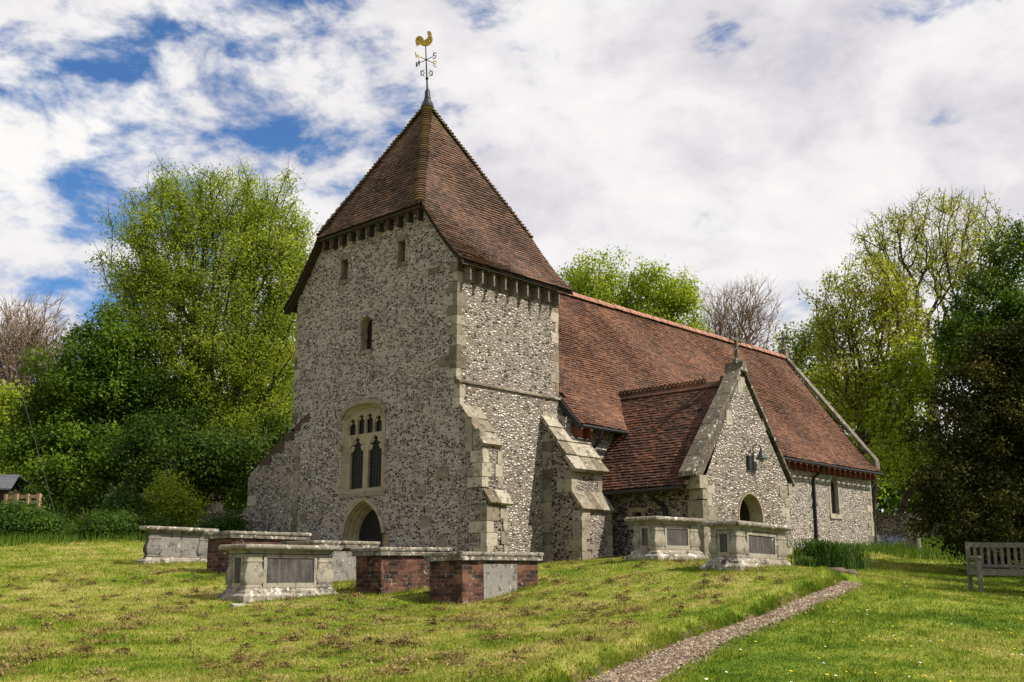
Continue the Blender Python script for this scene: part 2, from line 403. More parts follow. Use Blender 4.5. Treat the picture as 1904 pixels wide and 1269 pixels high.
_d = np.hypot(CTRL[:,None,0]-CTRL[None,:,0], CTRL[:,None,1]-CTRL[None,:,1])
_A = np.zeros((_n+3, _n+3)); _A[:_n,:_n] = _phi(_d)+np.eye(_n)*-.15; _A[:_n,_n] = 1; _A[:_n,_n+1:] = CTRL[:,:2]; _A[_n:,:_n] = _A[:_n,_n:].T
_w = np.linalg.solve(_A, np.r_[CTRL[:,2], 0, 0, 0])
def base_h(X, Y):
    X = np.asarray(X, float); Y = np.asarray(Y, float); sh = X.shape; X = X.ravel(); Y = Y.ravel()
    dx, dy = X-CAM[0], Y-CAM[1]; R = np.hypot(dx, dy); k = np.minimum(1, 72/np.maximum(R, 1e-6))
    xx, yy = CAM[0]+dx*k, CAM[1]+dy*k
    z = np.full(len(xx), _w[_n])+_w[_n+1]*xx+_w[_n+2]*yy
    for i in range(_n): z += _w[i]*_phi(np.hypot(xx-CTRL[i,0], yy-CTRL[i,1]))
    return z.reshape(sh)
def hit(px, py, hf=None):
    hf = hf or base_h
    r = ray(px, py); d = np.arange(6, 80, .05); t = d/np.dot(r, HF)
    P = CAM+r[None,:]*t[:,None]; g = hf(P[:,0], P[:,1]); k = np.nonzero(P[:,2] < g)[0]
    return P[k[0]] if len(k) else P[-1]
PL = [(1020,1310),(1095,1269),(1200,1222),(1262,1198),(1340,1173),(1420,1147),(1478,1119),(1528,1101),(1558,1091),(1578,1083)]
PR = [(1150,1310),(1222,1269),(1292,1226),(1345,1200),(1400,1174),(1470,1149),(1522,1124),(1566,1105),(1594,1094),(1607,1087)]
PLw = np.array([hit(*p)[:2] for p in PL]); PRw = np.array([hit(*p)[:2] for p in PR])
PCw = (PLw+PRw)/2; PHW = np.hypot(*(PLw-PRw).T)/2
def path_coords(X, Y):
    """signed distance across the path (+ left) and half-width there"""
    P = np.stack([np.ravel(X), np.ravel(Y)], 1); best = np.full(len(P), 1e9); sg = np.zeros(len(P)); hw = np.zeros(len(P))
    for i in range(len(PCw)-1):
        a, b = PCw[i], PCw[i+1]; ab = b-a; tu = ((P-a)@ab)/(ab@ab); t = np.clip(tu, 0, 1); q = a+t[:,None]*ab; d = np.hypot(*(P-q).T)+(np.maximum(tu-1, 0)*9 if i == len(PCw)-2 else 0)
        m = d < best; best[m] = d[m]; c = ab[0]*(P[:,1]-a[1])-ab[1]*(P[:,0]-a[0]); sg[m] = np.sign(c[m]); hw[m] = (PHW[i]+t*(PHW[i+1]-PHW[i]))[m]
    return (best*sg).reshape(np.shape(X)), hw.reshape(np.shape(X))
def height(X, Y):
    z = base_h(X, Y); s, hw = path_coords(X, Y); e = np.abs(s)-hw
    left = .17*np.exp(-np.maximum(e-.12, 0)/2.2)*np.clip(e/.24, 0, 1); left = np.where(s > 0, left, 0)
    X = np.asarray(X, float); Y = np.asarray(Y, float)
    rough = .018*np.sin(X*1.9+Y*.7)*np.sin(Y*2.3-X*.6)+.012*np.sin(X*4.1+1)*np.sin(Y*3.7+2)
    return z+left-np.where(e < 0, .035, 0)+np.where(e > .05, rough, 0)
def hz(x, y): return float(height(np.array([x]), np.array([y]))[0])

def axis_vals(c, lo, hi):
    fine = np.arange(-17, 24, .22); out = [c+fine]
    far = [26, 29, 33, 38, 44, 52, 62, 75, 95, 125, 170, 240, 340, 480, 700]
    return np.unique(np.concatenate([c+fine, c+np.array(far), c-np.array([19, 22, 26, 32, 40, 55, 80, 120, 200, 340, 700.])]))
gx = np.unique(np.concatenate([np.arange(-24, 26, .11), [-25,-27,-30,-34,-40,-50,-65,-90,-130,-200,-320,-520,-800], [28,31,35,40,46,54,64,78,100,140,200,300,480,800]]))
gy = np.unique(np.concatenate([np.arange(-24, 14, .11), [-25,-27,-30,-34,-40,-50,-65,-90,-130,-200,-320,-520,-800], [15.5,18,21,25,30,36,44,54,68,90,130,190,300,480,800]]))
GX, GY = np.meshgrid(gx, gy, indexing='ij'); GZ = height(GX, GY)
nx, ny = len(gx), len(gy); idx = np.arange(nx*ny).reshape(nx, ny)
q = np.stack([idx[:-1,:-1], idx[1:,:-1], idx[1:,1:], idx[:-1,1:]], -1).reshape(-1, 4)
tag(npmesh('lawn_ground', np.stack([GX, GY, GZ], -1).reshape(-1, 3), q, M['ground'], None, None, True), kind='structure')

# gravel path: a strip a little above the trench in the lawn
ts = np.linspace(0, len(PCw)-1, 130); ii = np.arange(len(PCw))
cl = np.stack([np.interp(ts, ii, PLw[:,0]), np.interp(ts, ii, PLw[:,1])], 1); cr = np.stack([np.interp(ts, ii, PRw[:,0]), np.interp(ts, ii, PRw[:,1])], 1)
_ns = np.random.RandomState(3)
cl += _ns.normal(0, .025, cl.shape); cr += _ns.normal(0, .03, cr.shape)
us = np.linspace(-.06, 1.06, 15); PX = cl[:,None,:]+(cr-cl)[:,None,:]*us[None,:,None]
PZ = base_h(PX[...,0], PX[...,1])+.010+_ns.normal(0, .006, PX.shape[:2])-np.where((us < 0) | (us > 1), .05, 0)[None,:]
n0, n1 = PX.shape[:2]; idx = np.arange(n0*n1).reshape(n0, n1)
q = np.stack([idx[:-1,:-1], idx[1:,:-1], idx[1:,1:], idx[:-1,1:]], -1).reshape(-1, 4)
tag(npmesh('gravel_path', np.concatenate([PX, PZ[...,None]], -1).reshape(-1, 3), q, M['gravel'], None, None, True), kind='structure')
bs = np.linspace(0, len(PCw)-1, 260); bl = np.stack([np.interp(bs, ii, PLw[:,0]), np.interp(bs, ii, PLw[:,1])], 1); bc = np.stack([np.interp(bs, ii, PCw[:,0]), np.interp(bs, ii, PCw[:,1])], 1)
bu = (bl-bc)/np.linalg.norm(bl-bc, axis=1, keepdims=True); bo = np.linspace(-.05, .13, 6); BP = bl[:,None,:]+bu[:,None,:]*bo[None,:,None]
BZ = height(BP[...,0], BP[...,1])+.012*np.array([.2, 1, 1, 1, 1, -1.2])[None,:]*_ns.uniform(.4, 1.3, BP.shape[:2])
idx = np.arange(260*6).reshape(260, 6); q = np.stack([idx[:-1,:-1], idx[1:,:-1], idx[1:,1:], idx[:-1,1:]], -1).reshape(-1, 4)
tag(npmesh('path_bank', np.concatenate([BP, BZ[...,None]], -1).reshape(-1, 3), q, M['soil'], None, None, True), kind='structure')
# loose stones along it
N = 9000; t_ = _ns.rand(N)**.8*(n0-1); u_ = _ns.normal(.5, .30, N); i0 = np.minimum(t_.astype(int), n0-2)
pp = cl[i0]+(cr[i0]-cl[i0])*np.clip(u_, -.1, 1.1)[:,None]; pp += _ns.normal(0, .05, pp.shape); zz = base_h(pp[:,0], pp[:,1])+.012
sz = _ns.uniform(.008, .020, N); c0 = np.concatenate([pp, zz[:,None]], 1)
off = _ns.normal(0, 1, (N, 5, 3)); off /= np.linalg.norm(off, axis=2, keepdims=True); off[:,:4,2] = np.abs(off[:,:4,2])*.2; off[:,4] = (0, 0, .9)
for k, (ax, ay) in enumerate(((1,0),(0,1),(-1,0),(0,-1))): off[:,k,0] = ax+_ns.normal(0, .2, N); off[:,k,1] = ay+_ns.normal(0, .2, N)
vv = (c0[:,None,:]+off*sz[:,None,None]).reshape(-1, 3); b5 = np.arange(N)[:,None]*5
q = np.concatenate([b5+np.array([[k, (k+1) % 4, 4]]) for k in range(4)])
tag(npmesh('path_pebbles', vv, q, M['gravel']), kind='stuff')

# ------------------------------------------------------------------ church
church = empty('church', (0, 0, 1.9), 'flint church with a brown pyramid roof on its tower and long red roofed nave', 'church')
Wf = lambda y, z, d: (d, y, z)              # west faces, depth goes east
def Sf(y0): return lambda x, z, d: (x, y0+d, z)   # south faces, depth goes north
def arch(c, a, zs, rise, zb, n=9):
    """outline up the left jamb, over a pointed arch, down the right jamb"""
    k = (rise*rise-a*a)/(2*a); R = a+k; pts = [(c-a, zb)]
    t1 = math.atan2(rise, k)
    for i in range(n+1):
        t = t1*i/n; pts.append((c+k-R*math.cos(t), zs+R*math.sin(t)))
    for i in range(n, -1, -1):
        t = t1*i/n; pts.append((c-k+R*math.cos(t), zs+R*math.sin(t)))
    return pts+[(c+a, zb)]
def rect(u0, v0, u1, v1): return [(u0, v0), (u0, v1), (u1, v1), (u1, v0)]

TX, TY = 3.98, 7.0                          # tower plan
ZW, ZS = 11.62, 9.84                        # west and south eaves
APEX = (1.99, 3.5, 15.95)
PROF = [(-.40, 9.72), (-.12, 9.97), (.28, 10.40), (.67, 10.90), (1.02, 11.36), (1.25, 11.72), (3.5, 15.95)]  # (y, z) of the south slope
door_o = arch(3.53, .82, 2.70, 1.04, 1.2); door_i = arch(3.60, .56, 2.72, .80, 1.2)
def seg_outline(y0, y1, zb, zs, zt, n=8):
    c, a = (y0+y1)/2, (y1-y0)/2; pts = [(y0, zb), (y0, zs)]
    for i in range(1, n): u = -1+2*i/n; pts.append((c+u*a, zs+(zt-zs)*(1-abs(u)**2.4)**.5))
    return pts+[(y1, zs), (y1, zb)]
win_o = seg_outline(2.72, 4.60, 3.98, 6.05, 6.40)
slit1 = rect(4.56, 10.15, 4.96, 10.92); slit2 = rect(2.06, 10.16, 2.43, 10.94); lanc = arch(3.68, .27, 8.62, .28, 7.9, 5)
# --- walls
b = MB()
vg = [(y, z-.12) for y, z in PROF if 0 < y < 1.24]
west = [(-.12, .8), (-.12, 6.55), (0, 6.56), (0, 9.97)]+vg+[(1.25, 11.60), (5.75, 11.60)]+[(TY-y, z) for y, z in reversed(vg)]+[(TY, 9.97), (TY, 6.6), (TY-.02, .8)]
b.plate(west, [door_o, win_o, slit1, slit2, lanc], Wf, 0, .30)
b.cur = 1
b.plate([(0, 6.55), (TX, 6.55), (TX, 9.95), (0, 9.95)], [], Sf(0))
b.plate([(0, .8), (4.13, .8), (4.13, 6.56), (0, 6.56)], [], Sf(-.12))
b.cur = 0
b.face([(TX, 0, 6), (TX, TY, 6), (TX, TY, 10), (TX, 0, 10)]); b.face([(4.13, -.12, .8), (4.13, TY, .8), (4.13, TY, 6.56), (4.13, -.12, 6.56)])
b.face([(TX, 0, 9.9), (TX, TY, 9.9), (TX, 5.75, 11.6), (TX, 1.25, 11.6)]); b.face([(0, TY, .8), (4.13, TY, .8), (TX, TY, 9.95), (0, TY, 9.95)])
b.face([(0, -.12, 6.56), (4.13, -.12, 6.56), (4.13, 0, 6.57), (0, 0, 6.57)])
b.face([(TX, -.12, 6.56), (4.13, -.12, 6.56), (4.13, TY, 6.56), (TX, TY, 6.56)])
wall = b.build('tower_wall', ['flint_w', 'flint_s'], church)
# --- string course
b = MB()
x = -.06
while x < 4.1:
    w = rnd.uniform(.5, .9); x1 = min(4.2, x+w)
    b.val = rnd.random()
    sec = [(-.175, 6.545), (-.175, 6.59), (-.02, 6.66), (.02, 6.66), (.02, 6.545)]
    b.prism(sec, lambda u, v, d: (d, u, v), x, x1-.006); x = x1
b.build('string_course', 'ashlar', church)
# --- quoins
def quoins(b, x, y, sx, sy, z0, z1, la=(.24, .46), lb=(.2, .42), out=.014, skip=0.):
    z = z0; k = 0
    while z < z1-.12:
        h = min(rnd.uniform(.22, .38), z1-z); A, Bq = (la[1], lb[0]) if k % 2 else (la[0], lb[1]); A *= rnd.uniform(.8, 1.15); Bq *= rnd.uniform(.8, 1.15)
        if rnd.random() > skip:
            xs = sorted((x-sx*out*rnd.uniform(.7, 1.3), x+sx*A)); ys = sorted((y-sy*out*rnd.uniform(.7, 1.3), y+sy*Bq))
            b.box((xs[0], ys[0], z+.006), (xs[1], ys[1], z+h-.006), rnd.random(), .009)
        z += h; k += 1
b = MB(); quoins(b, 0, 0, 1, 1, 6.70, 9.75, (.16, .34), (.14, .34), .011); b.build('quoin_stones', 'ashlar', church)
b = MB(); quoins(b, TX, 0, -1, 1, 6.70, 9.55, (.12, .30), (.2, .3), .010); b.build('quoin_stones', 'ashlar_pale', church)
b = MB(); quoins(b, 0, TY, 1, -1, 6.2, 9.5, (.2, .3), (.12, .22), .012, .1); b.build('quoin_stones', 'ashlar', church)
stones = [((-.015, .02, 8.95), (.3, .42, 9.10), .2), ((-.015, .0, 7.02), (.3, .62, 7.30), .1), ((-.014, .72, 9.60), (.2, 1.13, 9.76), 0.), ((-.014, 6.35, 9.48), (.2, 6.6, 9.60), .0)]
stones += [((-.008, y-w/2, z-h/2), (.2, y+w/2, z+h/2), rnd.uniform(.2, .6)) for y, z, w, h in ((3.3, 7.1, .28, .2), (3.9, 7.0, .25, .17), (1.5, 6.1, .3, .22), (1.3, 3.9, .4, .3), (6.2, 4.2, .3, .25), (6.3, 3.4, .28, .22), (5.7, 2.9, .35, .25), (1.05, 3.1, .4, .3), (.5, 2.6, .42, .33), (.45, 4.3, .4, .3))]
for lo, hi, v in stones: b = MB(); b.box(lo, hi, v, .012); b.build('inset_stone', 'ashlar', church)

# --- west window
b = MB()
inner = seg_outline(2.86, 4.46, 4.06, 5.98, 6.28)
lights = [arch(4.06, .285, 5.08, .44, 4.10, 6), arch(3.28, .285, 5.08, .44, 4.10, 6)]
for c, rise in ((4.29, .0), (3.91, .10), (3.55, .10), (3.17, .0)): lights.append(arch(c, .155, 5.86+rise*.9, .20, 5.60, 4))
b.ring(win_o, inner, Wf, -.012, .11); fr_in = lambda y, z, d: (d+.11, y, z)
b.plate(inner, lights, fr_in, 0, .075)
b.val = .7
for li in lights[:2]:                                              # cusps of the main lights
    c = (li[0][0]+li[-1][0])/2
    for s in (-1, 1):
        b.prism([(c+s*.285, 5.10), (c+s*.275, 5.30), (c+s*.14, 5.27), (c+s*.17, 5.17)], fr_in, .02, .07)
        b.prism([(c+s*.24, 5.34), (c+s*.10, 5.46), (c+s*.06, 5.40), (c+s*.15, 5.32)], fr_in, .02, .07)
for k, c in enumerate((4.29, 3.91, 3.55, 3.17)):
    zz = 5.86+(0, .1, .1, 0)[k]
    for s in (-1, 1): b.prism([(c+s*.15, zz+.02), (c+s*.12, zz+.11), (c+s*.05, zz+.11), (c+s*.08, zz+.04)], fr_in, .02, .07)
win = b.build('west_window', 'ashlar_warm', church)
b = MB()
for z0, z1, yl, yr in ((3.98, 4.42, 4.80, 2.55), (4.44, 4.95, 4.66, 2.66), (4.97, 5.24, 4.72, 2.60)):
    b.box((-.012, 4.58, z0+.005), (.2, yl, z1), rnd.random(), .004); b.box((-.012, yr, z0+.005), (.2, 2.74, z1), rnd.random(), .004)
b.box((-.03, 2.70, 3.86), (.24, 4.62, 3.985), .5, .004)
b.build('window_jamb_stones', 'ashlar', church)
b = MB(); hood = [(y-3.66, z-4.75) for y, z in win_o[1:-1]]
for k in range(len(hood)-1):
    a0, a1 = hood[k], hood[k+1]
    b.prism([(a0[0]*1.0+3.66, a0[1]+4.75), (a1[0]*1.0+3.66, a1[1]+4.75), (a1[0]*1.075+3.66, a1[1]*1.075+4.75), (a0[0]*1.075+3.66, a0[1]*1.075+4.75)], Wf, -.07, .02)
for y in (4.55, 2.62): b.box((-.09, y, 5.18), (.02, y+.14, 5.34), .6)
b.build('hood_mould', 'ashlar', church)
b = MB(); b.plate(rect(2.8, 4.0, 4.55, 6.30), [], lambda y, z, d: (.19, y, z)); gl = b.build('glazing', 'glass', win)
b = MB()
for c in (4.06, 3.28):
    for k in range(-2, 3): b.box((.172, c+k*.11-.004, 4.06), (.183, c+k*.11+.004, 5.42))
    for k in range(12): z = 4.16+k*.108; b.box((.1705, c-.28, z-.004), (.1815, c+.28, z+.004))
M['came'] = mat_plain('lead_came', (.045, .045, .045), .7); b.build('lead_bars', 'came', win)
# --- west door
b = MB(); n = len(door_o)
steps = [(0., -.015, 1.), (.18, .02, 1.), (.30, .10, 1.), (.45, .13, 1.), (.62, .22, 1.), (.80, .27, 1.), (1., .36, 1.)]
lerp = lambda t: [(a[0]+(c[0]-a[0])*t, a[1]+(c[1]-a[1])*t) for a, c in zip(door_o, door_i)]
for (t0, d0, _), (t1, d1, _) in zip(steps, steps[1:]): b.val = rnd.uniform(.3, .7); b.ring(lerp(t0), lerp(t1), Wf, d0, d1)
b.val = .5
big = [(3.52+(y-3.52)*1.13, 2.70+(z-2.70)*1.10 if z > 2.6 else z) for y, z in door_o]
for k in range(2, n-3):
    b.prism([door_o[k], door_o[k+1], big[k+1], big[k]], Wf, -.06, .02, rnd.uniform(.3, .7))
for s in (0, 1):
    for j in range(6):
        z = 1.3+j*.25; w = rnd.uniform(.1, .3)
        if s: b.box((-.013, 2.66-w, z), (.1, 2.67, z+.243), rnd.random(), .004)
        elif j < 5: b.box((-.013, 4.37, z), (.1, 4.38+w*.5, z+.243), rnd.random(), .004)
dr = b.build('west_door', 'ashlar_warm', church)
b = MB()
for k in range(7): b.box((.355, 3.04+k*.16, 1.2), (.40, 3.195+k*.16, 3.6), .5)
b.build('door_leaf', 'door', dr)
# --- belfry slits and lancet
for nm, sl, top, (yo0, yo1) in (('belfry_slit', slit1, .13, (4.57, 4.69)), ('belfry_slit', slit2, .14, (2.07, 2.18))):
    y0, z0 = sl[0]; y1, z1 = sl[2]; b = MB()
    b.box((-.014, y0-.06, z1-.13), (.16, y1+.05, z1+.05), .25, .004); b.box((-.02, y0-.06, z0-.09), (.2, y1+.05, z0+.03), .2, .004)
    b.box((-.004, y1-.04, z0+.03), (.25, y1+.02, z1-.13), .5, .003); b.box((-.004, y0-.02, z0+.03), (.25, y0+.03, z1-.13), .6, .003)
    o = b.build(nm, 'ashlar', church)
    b = MB(); b.plate(rect(y0-.05, z0-.05, y1+.05, z1+.05), [], lambda y, z, d: (.27, y, z)); b.build('opening', 'shade_sheet', o)
b = MB(); inn = arch(3.67, .21, 8.64, .22, 7.96, 5)
b.ring(lanc, inn, Wf, -.012, .22)
for k in range(3): b.box((-.01, 3.90, 7.92+k*.24), (.1, 4.02, 8.15+k*.24), rnd.random(), .004)
b.box((-.016, 3.38, 7.82), (.25, 4.0, 7.93), .4, .004)
o = b.build('lancet_window', 'ashlar', church)
b = MB(); b.plate(rect(3.4, 7.9, 3.95, 8.9), [], lambda y, z, d: (.24, y, z)); b.build('opening', 'shade_sheet', o)

# --- buttresses
def weathering(b, x0, x1, y0, z0, y1, z1, th, courses, over=.05):
    """sloped stone slabs stepping down from (y0,z0) to (y1,z1)"""
    L = Vector((0, y1-y0, z1-z0)); dn = L.normalized(); nm = Vector((0, -dn.z, dn.y));
    if nm.z < 0: nm = -nm
    for k in range(courses):
        t0, t1 = k/courses, (k+1)/courses; cuts = [x0-over]
        nn = max(1, round((x1-x0)/.45)); cuts += sorted(x0+(x1-x0)*(j+rnd.uniform(-.22, .22))/nn for j in range(1, nn)); cuts.append(x1+over)
        for c0, c1 in zip(cuts, cuts[1:]):
            p0 = Vector((0, y0, z0))+L*t0; p1 = Vector((0, y0, z0))+L*(t1+.05/courses); a = nm*.0; u0 = nm*th*.55; u1 = nm*th*rnd.uniform(.95, 1.15)
            g = .004; V = lambda x, p: (x, p.y, p.z)
            b.hexa([V(c0+g, p0-nm*.03), V(c1-g, p0-nm*.03), V(c1-g, p1-nm*.03), V(c0+g, p1-nm*.03), V(c0+g, p0+u0), V(c1-g, p0+u0), V(c1-g, p1+u1), V(c0+g, p1+u1)], rnd.random())
def buttress(nm, x0, x1, prof, wx=None, lab=None):
    """prof: side outline (y, z) of the masonry"""
    b = MB(); b.prism(prof, lambda u, v, d: (d, u, v), x0, x1)
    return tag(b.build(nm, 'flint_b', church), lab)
bt1 = buttress('buttress', .003, .70, [(-.12, .9), (-.12, 5.98), (-.93, 4.90), (-.95, 3.72), (-1.10, 3.42), (-1.13, .9)])
b = MB(); weathering(b, 0, .66, -.13, 5.96, -.96, 4.90, .06, 3, .02); weathering(b, 0.05, .80, -.94, 3.80, -1.18, 3.46, .05, 1, .03)
b.build('capstones', 'cap', bt1)
b = MB(); quoins(b, 0, -.95, 1, 1, 3.85, 4.85, (.2, .30), (.25, .5)); quoins(b, .70, -.95, -1, 1, 3.85, 4.85, (.16, .26), (.2, .4)); quoins(b, .0, -1.12, 1, 1, 1.0, 3.40, (.24, .36), (.25, .55)); quoins(b, .70, -1.12, -1, 1, 1.0, 3.40, (.14, .24), (.2, .4)); quoins(b, 0, -.13, 1, 1, 5.9, 6.5, (.16, .2), (.2, .3))
for y0, z0, y1, z1 in ((-.35, 5.60, -.60, 4.75), (-.62, 5.3, -.85, 4.9)): b.box((-.01, y1, z1), (.2, y0, z0), .3, .01)
b.build('corner_stones', 'ashlar_pale', bt1)
bt2 = buttress('buttress', 3.17, 4.42, [(-.115, .9), (-.115, 5.95), (-1.10, 4.55), (-1.14, 3.86), (-1.42, 3.46), (-1.46, .9)])
b = MB(); weathering(b, 3.14, 4.46, -.04, 6.10, -1.26, 4.48, .085, 4, .07); weathering(b, 3.17, 4.42, -1.13, 3.93, -1.48, 3.45, .06, 1, .05)
b.box((3.12, -.16, 6.05), (4.3, .02, 6.15), .9, .01)
b.build('capstones', 'cap', bt2)
b = MB(); quoins(b, 3.17, -1.13, 1, 1, 3.9, 4.5, (.22, .38), (.3, .5)); quoins(b, 4.42, -1.13, -1, 1, 3.9, 4.5, (.2, .34), (.3, .5)); quoins(b, 3.17, -1.45, 1, 1, 1.3, 3.42, (.22, .36), (.3, .55)); quoins(b, 4.42, -1.45, -1, 1, 1.3, 3.42, (.18, .34), (.3, .5)); quoins(b, 3.17, -.14, 1, -1, 1.5, 5.6, (.05, .06), (.30, .31), .02)
b.build('corner_stones', 'ashlar', bt2)
bt3 = buttress('buttress', .004, 1.25, [(TY-.02, .9), (TY-.02, 6.1), (7.42, 5.78), (8.05, 5.42), (8.55, 5.12), (9.10, 4.83), (9.13, 3.85), (9.36, 3.72), (9.42, .9)], lab='stepped northern buttress')
b = MB()
for y0, z0, y1, z1 in ((6.20, 6.44, 6.62, 6.22), (6.62, 6.22, 7.0, 6.0), (6.92, 6.05, 7.45, 5.76), (7.42, 5.78, 8.08, 5.44), (8.05, 5.44, 8.6, 5.12)):
    b.prism([(y0-.05, z0), (y1, z1+.02), (y1-.02, z1-.06), (y0-.05, z1-.06)], Wf, -.016, 1.2, rnd.uniform(.0, .3))
b.build('capstones', 'brown_steps', bt3)
b = MB(); quoins(b, 0, 9.12, 1, -1, 3.85, 4.75, (.3, .5), (.25, .42)); quoins(b, 0, 9.39, 1, -1, 1.6, 3.7, (.3, .5), (.3, .42), .03)
z = 2.3
while z < 5.2:
    h = rnd.uniform(.28, .36); b.box((-.012, 6.55, z), (.2, 6.55+rnd.uniform(.25, .36), z+h-.01), rnd.random()*.7, .008); z += h
b.build('corner_stones', 'ashlar', bt3)

# ------------------------------------------------------------------ tiled roofs
def lerp2(P, k, s):
    """point of polyline P (list of (s, u, z)) at length s"""
    for (s0, u0, z0), (s1, u1, z1) in zip(P, P[1:]):
        if s <= s1 or (s1, u1, z1) == P[-1]:
            t = (s-s0)/(s1-s0); return u0+(u1-u0)*t, z0+(z1-z0)*t
def tile_slope(b, prof, lim, fn, gauge=.112, tw=.165, wob=.005, thick=.034):
    """prof: outline of the slope (u, z) from eave to top; lim(u, z) -> (low, high) along the slope's length; fn(w, u, z)"""
    P = [(0., *prof[0])]
    for (u0, z0), (u1, z1) in zip(prof, prof[1:]): P.append((P[-1][0]+math.hypot(u1-u0, z1-z0), u1, z1))
    tot = P[-1][0]; n = int(tot/gauge)
    ph = rnd.uniform(0, 6)
    for k in range(n):
        s0 = k*tot/n; s1 = min(tot, (k+1)*tot/n+.03)
        (u0, z0), (u1, z1) = lerp2(P, 0, s0), lerp2(P, 0, s1)
        du, dz = u1-u0, z1-z0; l = math.hypot(du, dz) or 1; nu, nz = -dz/l, du/l
        if nz < 0: nu, nz = -nu, -nz
        lo, hi = lim(u0, z0)
        if hi-lo < .05: continue
        w = lo-(tw/2 if k % 2 else 0)
        while w < hi-.01:
            a, c = max(lo, w+.003), min(hi, w+tw-.003)
            w += tw
            if c-a < .02: continue
            j0 = rnd.gauss(0, wob); j1 = rnd.gauss(0, wob); ds = rnd.gauss(0, .006)
            h0 = thick+.016*math.sin(w*.55+ph)*math.sin(s0*.8+ph*2)+.010*math.sin(w*1.7+s0)
            uu0, zz0 = u0-du/l*ds, z0-dz/l*ds
            A = fn(a, uu0+nu*(h0+j0), zz0+nz*(h0+j0)); B_ = fn(c, uu0+nu*(h0+j1), zz0+nz*(h0+j1))
            Ct = fn(c, u1+nu*.004, z1+nz*.004); Dt = fn(a, u1+nu*.004, z1+nz*.004)
            A0 = fn(a, uu0-nu*.004, zz0-nz*.004); B0 = fn(c, uu0-nu*.004, zz0-nz*.004)
            i = len(b.v); b.v.extend([A, B_, Ct, Dt, A0, B0]); v = rnd.random()
            for f in ((0, 1, 2, 3), (4, 5, 1, 0), (4, 0, 3), (1, 5, 2)): b.f.append(tuple(i+q for q in f)); b.a.append(v); b.mi.append(b.cur)
ox = .26                                                       # verge overhang
hipz = PROF[5][1]
def s_lim(u, z):
    if z <= hipz: return -ox+.02, TX+ox-.02
    t = min(1, (z-hipz)/(APEX[2]-hipz)); return -ox+(APEX[0]+ox)*t, TX+ox-(TX+ox-APEX[0])*t
WPROF = [(-ox-.02, 11.60), (-ox+.14, 11.80), (APEX[0], APEX[2])]
y_at = lambda z: 1.25+(3.5-1.25)*max(0, min(1, (z-hipz)/(APEX[2]-hipz)))
def w_lim(u, z): y = y_at(z)-.03*(z < 11.75); return y, TY-y
b = MB(); b.cur = 1
dk = [(y+.03, z-.05) for y, z in PROF]
for (y0, z0), (y1, z1) in zip(dk, dk[1:]):
    for sgn in (0, 1):
        Y0, Y1 = (y0, y1) if not sgn else (TY-y0, TY-y1)
        a0, a1 = s_lim(y0, z0); c0, c1 = s_lim(y1, z1)
        b.face([(a0, Y0, z0), (a1, Y0, z0), (c1, Y1, z1), (c0, Y1, z1)])
b.face([(-ox+.03, 1.27, 11.62), (-ox+.03, 5.73, 11.62), (APEX[0], 3.5, APEX[2]-.05)]); b.face([(TX+ox-.03, 1.27, 11.62), (TX+ox-.03, 5.73, 11.62), (APEX[0], 3.5, APEX[2]-.05)])
b.face([(-ox+.03, 1.27, 11.62), (-ox+.03, 5.73, 11.62), (0.02, 5.73, 11.61), (0.02, 1.27, 11.61)])
b.cur = 0
tile_slope(b, PROF, s_lim, lambda w, u, z: (w, u, z)); tile_slope(b, PROF, s_lim, lambda w, u, z: (w, TY-u, z), .2, .4)
tile_slope(b, WPROF, w_lim, lambda w, u, z: (u, w, z)); tile_slope(b, WPROF, w_lim, lambda w, u, z: (TX-u, w, z), .2, .4)
troof = b.build('tower_roof', ['tile_tower', 'deck'], church)
b = MB()
def bonnets(b, p0, p1, n, r):
    p0, p1 = Vector(p0), Vector(p1); d = (p1-p0).normalized(); side = d.cross(Vector((0, 0, 1))).normalized(); up = side.cross(d).normalized()
    for k in range(n):
        q0 = p0+(p1-p0)*(k/n); q1 = p0+(p1-p0)*((k+1.12)/n); rr = r*rnd.uniform(.92, 1.08); v = rnd.random(); m = 6; A = []; B_ = []
        for j in range(m+1):
            t = math.pi*(j/m)*.86+.07*math.pi; c, s = math.cos(t), math.sin(t)
            A.append(q0+side*c*rr*1.35+up*(s*rr*.80-.02)); B_.append(q1+side*c*rr*.9+up*(s*rr*.42-.03))
        for j in range(m): b.face([A[j], A[j+1], B_[j+1], B_[j]], v)
        b.face(A, v)
hp = (APEX[0], APEX[1], APEX[2]+.02)
for cx_, cy_ in ((-ox, 1.25), (-ox, TY-1.25), (TX+ox, 1.25), (TX+ox, TY-1.25)): bonnets(b, (cx_, cy_, hipz-.05), hp, 46, .135)
b.build('hip_tiles', 'bonnet', troof)
b = MB()                                                      # verge and eaves boards
for yy in (0, 1):
    P = [(y, z-.05) for y, z in PROF[:-1]]
    for (y0, z0), (y1, z1) in zip(P, P[1:]):
        Y = (lambda q: q) if not yy else (lambda q: TY-q)
        for X in (-ox+.05, TX+ox-.09): b.hexa([(X, Y(y0), z0-.10), (X+.04, Y(y0), z0-.10), (X+.04, Y(y1), z1-.10), (X, Y(y1), z1-.10), (X, Y(y0), z0), (X+.04, Y(y0), z0), (X+.04, Y(y1), z1), (X, Y(y1), z1)])
        b.face([(-ox+.09, Y(y0), z0-.09), (.02, Y(y0), z0-.09), (.02, Y(y1), z1-.09), (-ox+.09, Y(y1), z1-.09)])
b.box((-ox+.06, -.34, 9.62), (TX+ox-.09, -.29, 9.70)); b.box((-ox+.04, 1.28, 11.50), (-ox+.09, 5.72, 11.58))
b.build('verge_boards', 'dark_wood', troof)
